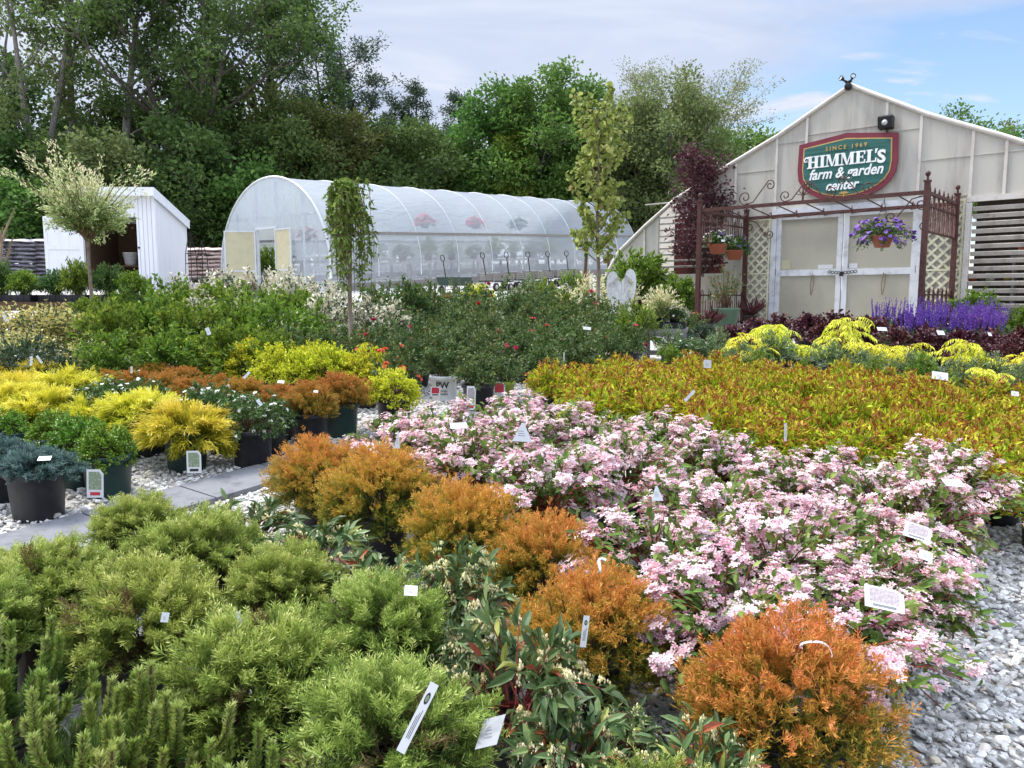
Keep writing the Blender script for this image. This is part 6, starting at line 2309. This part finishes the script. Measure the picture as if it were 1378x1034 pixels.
# -- maple sapling
x, y = tp(803, 13.5), 13.5
rt = thing('maple_sapling', 'tall narrow maple sapling with yellow green leaves in front of the polytunnel end', 'tree', (x, y, gz(x, y)))
link('pot', POT['black'], rt).scale = (1.3, 1.3, 1.3)
t = MB()
HT = 3.75
t.tube([(0, 0, .25), (.02, 0, 1.0), (-.02, .01, 2.0), (.0, 0, 3.0), (-.04, 0, HT)], [.04, .034, .026, .018, .008], 9)
A, Cc = [], []
for k in range(46):
    h = 1.15 + (HT - 1.2) * (k / 46)
    az = k * 2.4
    l_ = random.uniform(.3, .8) * (1 - .5 * (h - 1.1) / 3) * (1.1 if h > 1.9 else .8)
    A.append((0, 0, h))
    Cc.append((math.cos(az) * l_ * .9, math.sin(az) * l_ * .9, h + l_ * 1.0))
A, Cc = np.array(A), np.array(Cc)
B = A + (Cc - A) * .5 + (Cc - A) * np.array([.35, .35, 0])
t.build('trunk', BARKY, rt)
g = Geo()
stems(g, A, B, Cc, .011, .003, 1, 4)
nl = 1700
i = rng.integers(0, len(A), nl)
t_ = .25 + .78 * rng.random(nl) ** .8
P = bez(A[i], B[i], Cc[i], t_) + rng.normal(0, .035, (nl, 3))
leaves(g, P, unit(rdir(nl) * .9 + np.array([0, 0, -.35])), .10 * rng.uniform(.6, 1.25, nl), .085, np.clip(rng.normal(.5, .22, nl), 0, 1), 2, .35)
g.build('crown', [LM['maple'], LM['stem']], rt)

# -- purple plum
tree('purple_plum_tree', 'small purple leaved plum tree left of the iron arbor', tp(938, 15.2), 15.2, 3.55, 'plum', .05, 1.0, .75, 4200, .085, 'round', 24, 6, .24, elev=(35, 65), wob=.04, group='', lw=.5)
# -- bare tan shrub at the left edge
x, y = tp(-4, 13), 13
rt = thing('bare_shrub', 'bare tan branched shrub at the left edge before the mulch bags', 'shrub', (x, y, gz(x, y)))
t = MB()
for k in range(9):
    a = k * 2.4
    l_ = random.uniform(.3, .5)
    p1 = Vector((math.cos(a) * l_ * .4, math.sin(a) * l_ * .4, .8 + .1 * k))
    p2 = p1 + Vector((math.cos(a) * l_ * .5, math.sin(a) * l_ * .4, random.uniform(.35, .6)))
    t.tube([(0, 0, 0), (math.cos(a) * .05, math.sin(a) * .05, .5), p1, p2], [.035, .028, .02, .01], 6)
    for q in range(2):
        t.tube([p1, p1 + Vector((random.uniform(-.2, .3), random.uniform(-.2, .2), random.uniform(.2, .4)))], [.015, .006], 5)
t.build('branches', mat('tan_bare_bark', (.34, .25, .17), .9, var=.2), rt)


# ================================================================ plant tags
def tag_thing(name, label, px, py, hc, yaw, pitch, roll, build, drop=.075, sc=.64):
    x, y = at(px, py, hc - drop)
    rt = thing(name, label, 'plant tag', (x, y, gz(x, y) + hc - drop), 0)
    rt.scale = (sc, sc, sc)
    rt.rotation_euler = (pitch, roll, yaw)
    build(rt)
    return rt


def oval(t, cx, cz, a, b, y, m):
    t.prism([(cx + a * math.cos(q), cz + b * math.sin(q)) for q in np.linspace(0, 2 * PI, 17)[:-1]], y - .0005, y + .0002, m)


def strip(L, W):
    def f(rt):
        t = MB()
        t.box(-W / 2, W / 2, -.0006, .0006, -L / 2, L / 2)
        t.build('tag_body', M['tag_white'], rt)
        t = MB()
        oval(t, 0, L * .28, W * .26, L * .085, -.0009, 0)
        for k in range(3):
            t.box(-W * .2 + k * W * .17, -W * .14 + k * W * .17, -.0011, -.0008, -L * .30, L * (.02 + .05 * k))
        t.build('tag_print', M['black_print'], rt)
        t = MB()
        oval(t, 0, L * .28, W * .18, L * .05, -.0013, 0)
        t.build('tag_emblem', M['tag_photo'], rt)
    return f


def card(W, H, pic, foot=None, curve=0.0):
    def f(rt):
        t = MB()
        t.prism([(-W / 2, -H / 2), (W / 2, -H / 2), (W / 2, H * .34), (W * .3, H / 2), (-W / 2, H / 2)], -.0008, .0008)
        t.build('tag_body', M['tag_white'], rt)
        t = MB()
        t.prism([(-W * .38, -H * .22), (W * .38, -H * .22), (W * .38, H * .3), (W * .24, H * .42), (-W * .38, H * .42)], -.0012, -.0009)
        t.build('tag_picture', M[pic], rt)
        t = MB()
        t.box(-W * .3, W * .3, -.0012, -.0009, -H * .42, -H * .3)
        t.build('tag_print', M[foot or 'black_print'], rt)
    return f


def plain(W, H, tri=False, m_='tag_white'):
    def f(rt):
        t = MB()
        if tri:
            t.prism([(-W / 2, -H / 2), (W / 2, -H / 2), (W * .08, H / 2), (-W * .05, H / 2)], -.0008, .0008)
        else:
            t.box(-W / 2, W / 2, -.0008, .0008, -H / 2, H / 2)
        t.build('tag_body', M[m_], rt)
        t = MB()
        for k in range(3):
            t.box(-W * .22, W * (.15 - .05 * k), -.0013, -.0009, -H * .2 + k * H * .12, -H * .2 + k * H * .12 + H * .03)
        t.build('tag_print', M['slab'], rt)
    return f


def loop(R):
    def f(rt):
        t = MB()
        pts = [(R * math.cos(q), .02 * math.sin(q * 2), R * .62 * math.sin(q)) for q in np.linspace(-.1, PI + .3, 16)]
        for a, b in zip(pts[:-1], pts[1:]):
            t.bar(a, b, .0015, .012, up=(0, 1, .3))
        t.build('tag_body', M['tag_white'], rt)
    return f


tag_thing('stake_tag', 'long white stake tag with black oval emblem lying across the bottom conifer', 562, 966, .64, -.25, -.35, .42, strip(.24, .03))
tag_thing('strip_tag', 'white strip tag with oval emblem hanging on the orange conifer', 787, 850, .60, .05, -.15, .14, strip(.13, .026))
tag_thing('white_tag', 'pointed white tag standing up behind the largest green conifer', 320, 836, .58, .1, -.3, -.1, plain(.055, .085, True))
tag_thing('white_tag', 'small white tag corner showing in the broad green conifer', 222, 831, .63, .3, -.3, .2, plain(.03, .04))
tag_thing('white_tag', 'grey tag stub at the top of the dense dark green conifer', 553, 795, .62, .1, -.8, .1, plain(.06, .05))
tag_thing('grey_tag', 'grey card tag sticking out right of the bottom conifer', 660, 985, .50, -.6, -1.0, -.5, plain(.11, .12, m_='shaded_pot_grey_tag'))
tag_thing('picture_tag', 'large picture tag with red foot on the foremost boxwood pot', 128, 651, .20, .15, -.05, .03, card(.105, .19, 'tag_photo', 'red_print'), drop=0, sc=.85)
tag_thing('picture_tag', 'picture tag on the pot of the foremost yellow thread cypress', 261, 622, .24, .1, -.05, 0, card(.10, .16, 'tag_photo', None), drop=0, sc=.85)
tag_thing('white_tag', 'white tag lying on the blue juniper', 60, 617, .58, .2, -1.1, 0, plain(.09, .05))
tag_thing('white_tag', 'white tag on the foremost white azalea', 349, 542, .58, .3, -.4, -.6, plain(.035, .075))
tag_thing('white_tag', 'folded triangular white tag among the pink weigelas', 703, 582, .80, .2, -.35, .1, plain(.14, .13, True))
tag_thing('white_tag', 'flat white tag on the back pink weigelas', 617, 573, .80, .2, -1.0, 0, plain(.12, .06))
tag_thing('white_tag', 'thin white tag stub in the weigela at the path end', 535, 592, .76, .5, -.2, .15, plain(.04, .12, True))
tag_thing('square_tag', 'large square pale tag lying on the weigela above the nearest orange conifer', 1190, 806, .70, -.3, -1.0, .12, card(.15, .11, 'tag_pink', 'slab'))
tag_thing('picture_tag', 'pink picture tag in the weigela right of the centre', 1235, 716, .72, -.5, -.9, .2, card(.12, .09, 'tag_pink', 'slab'))
tag_thing('white_tag', 'white tag corner beside the pink picture tag', 1246, 748, .70, -.3, -.8, .3, plain(.06, .05))
tag_thing('white_tag', 'pale tag lying in the right back weigela', 1283, 650, .76, .1, -1.1, .1, plain(.12, .06))
tag_thing('white_tag', 'white tag corner in the dense blossom above the orange conifers', 884, 664, .78, .3, -.4, .1, plain(.07, .08, True))
tag_thing('stick_tag', 'upright white stick label at the front edge of the golden spirea', 1057, 582, .62, .1, -.1, .02, plain(.022, .15))
tag_thing('stick_tag', 'white stick label lying on the left of the golden spirea', 928, 533, .66, -.1, -.4, .8, plain(.03, .15))
tag_thing('white_tag', 'small white card standing at the back left of the spirea', 952, 490, .66, .1, -.15, .05, plain(.10, .10))
tag_thing('card_tag', 'white card tag leaning in the bright green tufts', 1265, 506, .66, -.25, -.6, .12, plain(.17, .10))
tag_thing('white_tag', 'small white tag in the spirea at the right edge', 1366, 530, .66, -.2, -.5, .1, plain(.07, .05))
tag_thing('stick_tag', 'white stick label on the golden shrubs of the left bed', 332, 505, .66, .1, -.5, .7, plain(.028, .1))
tag_thing('stick_tag', 'upright white stick label on a rusty conifer', 177, 498, .68, .1, -.1, 0, plain(.024, .08))
tag_thing('white_tag', 'white tag on the second rusty conifer row', 378, 514, .70, .1, -.9, .1, plain(.07, .04))
tag_thing('white_tag', 'small white tag on top of the foremost rusty conifer', 425, 527, .66, .1, -.9, .1, plain(.045, .03))
tag_thing('curved_tag', 'tall cream picture tag on the black rose pot', 634, 536, .20, .45, -.1, .08, card(.085, .21, 'tag_pink', 'red_print'), drop=0, sc=1.0)
tag_thing('house_tag', 'white label with a red roof shape on the white printed pot', 586, 527, .15, -.28, -.12, 0, card(.10, .09, 'red_print', 'black_print'), drop=0, sc=1.0)
tag_thing('picture_tag', 'red flower picture label on the lime green pot', 672, 524, .20, .05, -.12, 0, card(.11, .14, 'red_print', 'tag_white'), drop=0, sc=1.0)
tag_thing('white_tag', 'white twine tag on the dark evergreen', 42, 486, .66, .2, -.2, .05, plain(.03, .12))
tag_thing('white_tag', 'second white twine tag slanting right on the dark evergreen', 53, 484, .66, .2, -.2, -.6, plain(.03, .12))
tag_thing('white_tag', 'white tag in the yellow edged euonymus at the left edge', 7, 428, .74, .2, -.2, -.5, plain(.06, .14))
tag_thing('white_tag', 'white tag in the middle of the leafy green shrubs', 280, 446, .9, .2, -.3, -.4, plain(.05, .10))
tag_thing('white_tag', 'white tag between cream shrub and rhododendron', 508, 385, 1.15, .2, -.4, -.4, plain(.10, .10, True))
tag_thing('white_tag', 'white tag on the left of the burgundy band', 1187, 443, .66, .1, -.7, .05, plain(.18, .08))
tag_thing('white_tag', 'white tag in the middle of the burgundy band', 1266, 448, .66, .1, -.7, .05, plain(.13, .09))
tag_thing('white_tag', 'small white tag at the right of the burgundy band', 1332, 450, .66, .1, -.7, .05, plain(.06, .07))
tag_thing('stick_tag', 'white stick label beside the lime pot at the rose block', 759, 481, .46, .1, -.1, 0, plain(.022, .14))
tag_thing('white_tag', 'white label on a rose in front of the hakuro willows', 790, 442, .8, .1, -.6, .1, plain(.12, .05))
tag_thing('label_loop', 'curved white label loop arching over the nearest orange conifer', 1098, 876, .62, -.3, -.1, .25, loop(.06))
tag_thing('label_loop', 'thin white label loop behind the strip tagged orange conifer', 810, 762, .66, .6, 0, -.9, loop(.035))

# ================================================================ camera, sun, sky
cam = bpy.data.cameras.new('camera')
co = bpy.data.objects.new('camera', cam)
COL.objects.link(co)
co.location = (0, 0, EYE)
co.rotation_euler = (PI / 2 - PITCH, 0, 0)
cam.sensor_width = 36
cam.lens = 36 * F_PX / 1378
cam.clip_end = 2000
cam.clip_start = .05
scene.camera = co

SUN_EL, SUN_AZ = math.radians(56), math.radians(-62)   # azimuth from straight ahead, left negative
sd_ = Vector((math.sin(SUN_AZ) * math.cos(SUN_EL), math.cos(SUN_AZ) * math.cos(SUN_EL), math.sin(SUN_EL)))
su = bpy.data.lights.new('sun', 'SUN')
su.energy = 2.9
su.angle = math.radians(16)
su.color = (1, .95, .87)
so = bpy.data.objects.new('sun', su)
COL.objects.link(so)
so.rotation_euler = sd_.to_track_quat('Z', 'Y').to_euler()

wd = bpy.data.worlds.new('World')
scene.world = wd
wd.use_nodes = True
n, l = wd.node_tree.nodes, wd.node_tree.links
n.clear()
sky = n.new('ShaderNodeTexSky')
sky.sky_type = 'NISHITA'
sky.sun_disc = False
sky.sun_elevation = SUN_EL
sky.sun_rotation = SUN_AZ
sky.air_density = 1.0
sky.dust_density = .6
sky.ozone_density = 1.6
b1 = n.new('ShaderNodeBackground')
b1.inputs['Strength'].default_value = .12
l.new(sky.outputs[0], b1.inputs[0])
tc = n.new('ShaderNodeTexCoord')
sx = n.new('ShaderNodeSeparateXYZ')
l.new(tc.outputs['Generated'], sx.inputs[0])


def mth(op, a, b=None):
    k = n.new('ShaderNodeMath')
    k.operation = op
    for i_, v in enumerate((a, b)):
        if v is None:
            continue
        if isinstance(v, (int, float)):
            k.inputs[i_].default_value = v
        else:
            l.new(v, k.inputs[i_])
    return k.outputs[0]


den = mth('ADD', mth('MAXIMUM', sx.outputs[2], 0.0), .12)
cx = n.new('ShaderNodeCombineXYZ')
l.new(mth('DIVIDE', sx.outputs[0], den), cx.inputs[0])
l.new(mth('DIVIDE', sx.outputs[1], den), cx.inputs[1])
mp = n.new('ShaderNodeMapping')
mp.inputs['Rotation'].default_value = (0, 0, .5)
mp.inputs['Scale'].default_value = (.55, 1.0, 1)
l.new(cx.outputs[0], mp.inputs[0])
nz = n.new('ShaderNodeTexNoise')
nz.inputs['Scale'].default_value = 1.1
nz.inputs['Detail'].default_value = 8
nz.inputs['Roughness'].default_value = .55
nz.inputs['Distortion'].default_value = .5
l.new(mp.outputs[0], nz.inputs['Vector'])
# cloud bank thins out towards the right of the view, low down
rt_ = mth('MULTIPLY', mth('SUBTRACT', sx.outputs[0], .12), 5.0)
lowr = mth('MULTIPLY', mth('MAXIMUM', rt_, 0.0), mth('MAXIMUM', mth('SUBTRACT', 1.0, mth('MULTIPLY', sx.outputs[2], 2.9)), 0.0))
n2 = n.new('ShaderNodeTexNoise')
n2.inputs['Scale'].default_value = 2.3
n2.inputs['Detail'].default_value = 6
n2.inputs['Distortion'].default_value = .6
l.new(mp.outputs[0], n2.inputs['Vector'])
cov = mth('ADD', mth('SUBTRACT', mth('ADD', nz.outputs[0], .22), mth('MINIMUM', lowr, .62)), mth('MULTIPLY', mth('MAXIMUM', mth('SUBTRACT', n2.outputs[0], .53), 0.0), 3.0))
rf = ramp_node(n, [(.40, (0, 0, 0)), (.62, (1, 1, 1))])
l.new(cov, rf.inputs[0])
rc = ramp_node(n, [(.30, (.32, .37, .49)), (.5, (.385, .43, .535)), (.68, (.48, .505, .57))])
l.new(n2.outputs[0], rc.inputs[0])
b2 = n.new('ShaderNodeBackground')
l.new(mth('ADD', 1.0, mth('MULTIPLY', mth('MAXIMUM', mth('SUBTRACT', sx.outputs[2], .42), 0.0), 5.0)), b2.inputs['Strength'])
l.new(rc.outputs[0], b2.inputs[0])
mx = n.new('ShaderNodeMixShader')
l.new(rf.outputs[0], mx.inputs[0])
l.new(b1.outputs[0], mx.inputs[1])
l.new(b2.outputs[0], mx.inputs[2])
ow = n.new('ShaderNodeOutputWorld')
l.new(mx.outputs[0], ow.inputs[0])

scene.view_settings.view_transform = 'Standard'
scene.view_settings.look = 'None'
scene.view_settings.exposure = 0.85
scene.view_settings.gamma = 1.0
scene.render.engine = 'CYCLES'
scene.cycles.max_bounces = 7
scene.cycles.diffuse_bounces = 3
scene.cycles.glossy_bounces = 2
scene.cycles.transmission_bounces = 4
scene.cycles.transparent_max_bounces = 10
scene.cycles.caustics_reflective = False
scene.cycles.caustics_refractive = False
scene.cycles.sample_clamp_indirect = 4
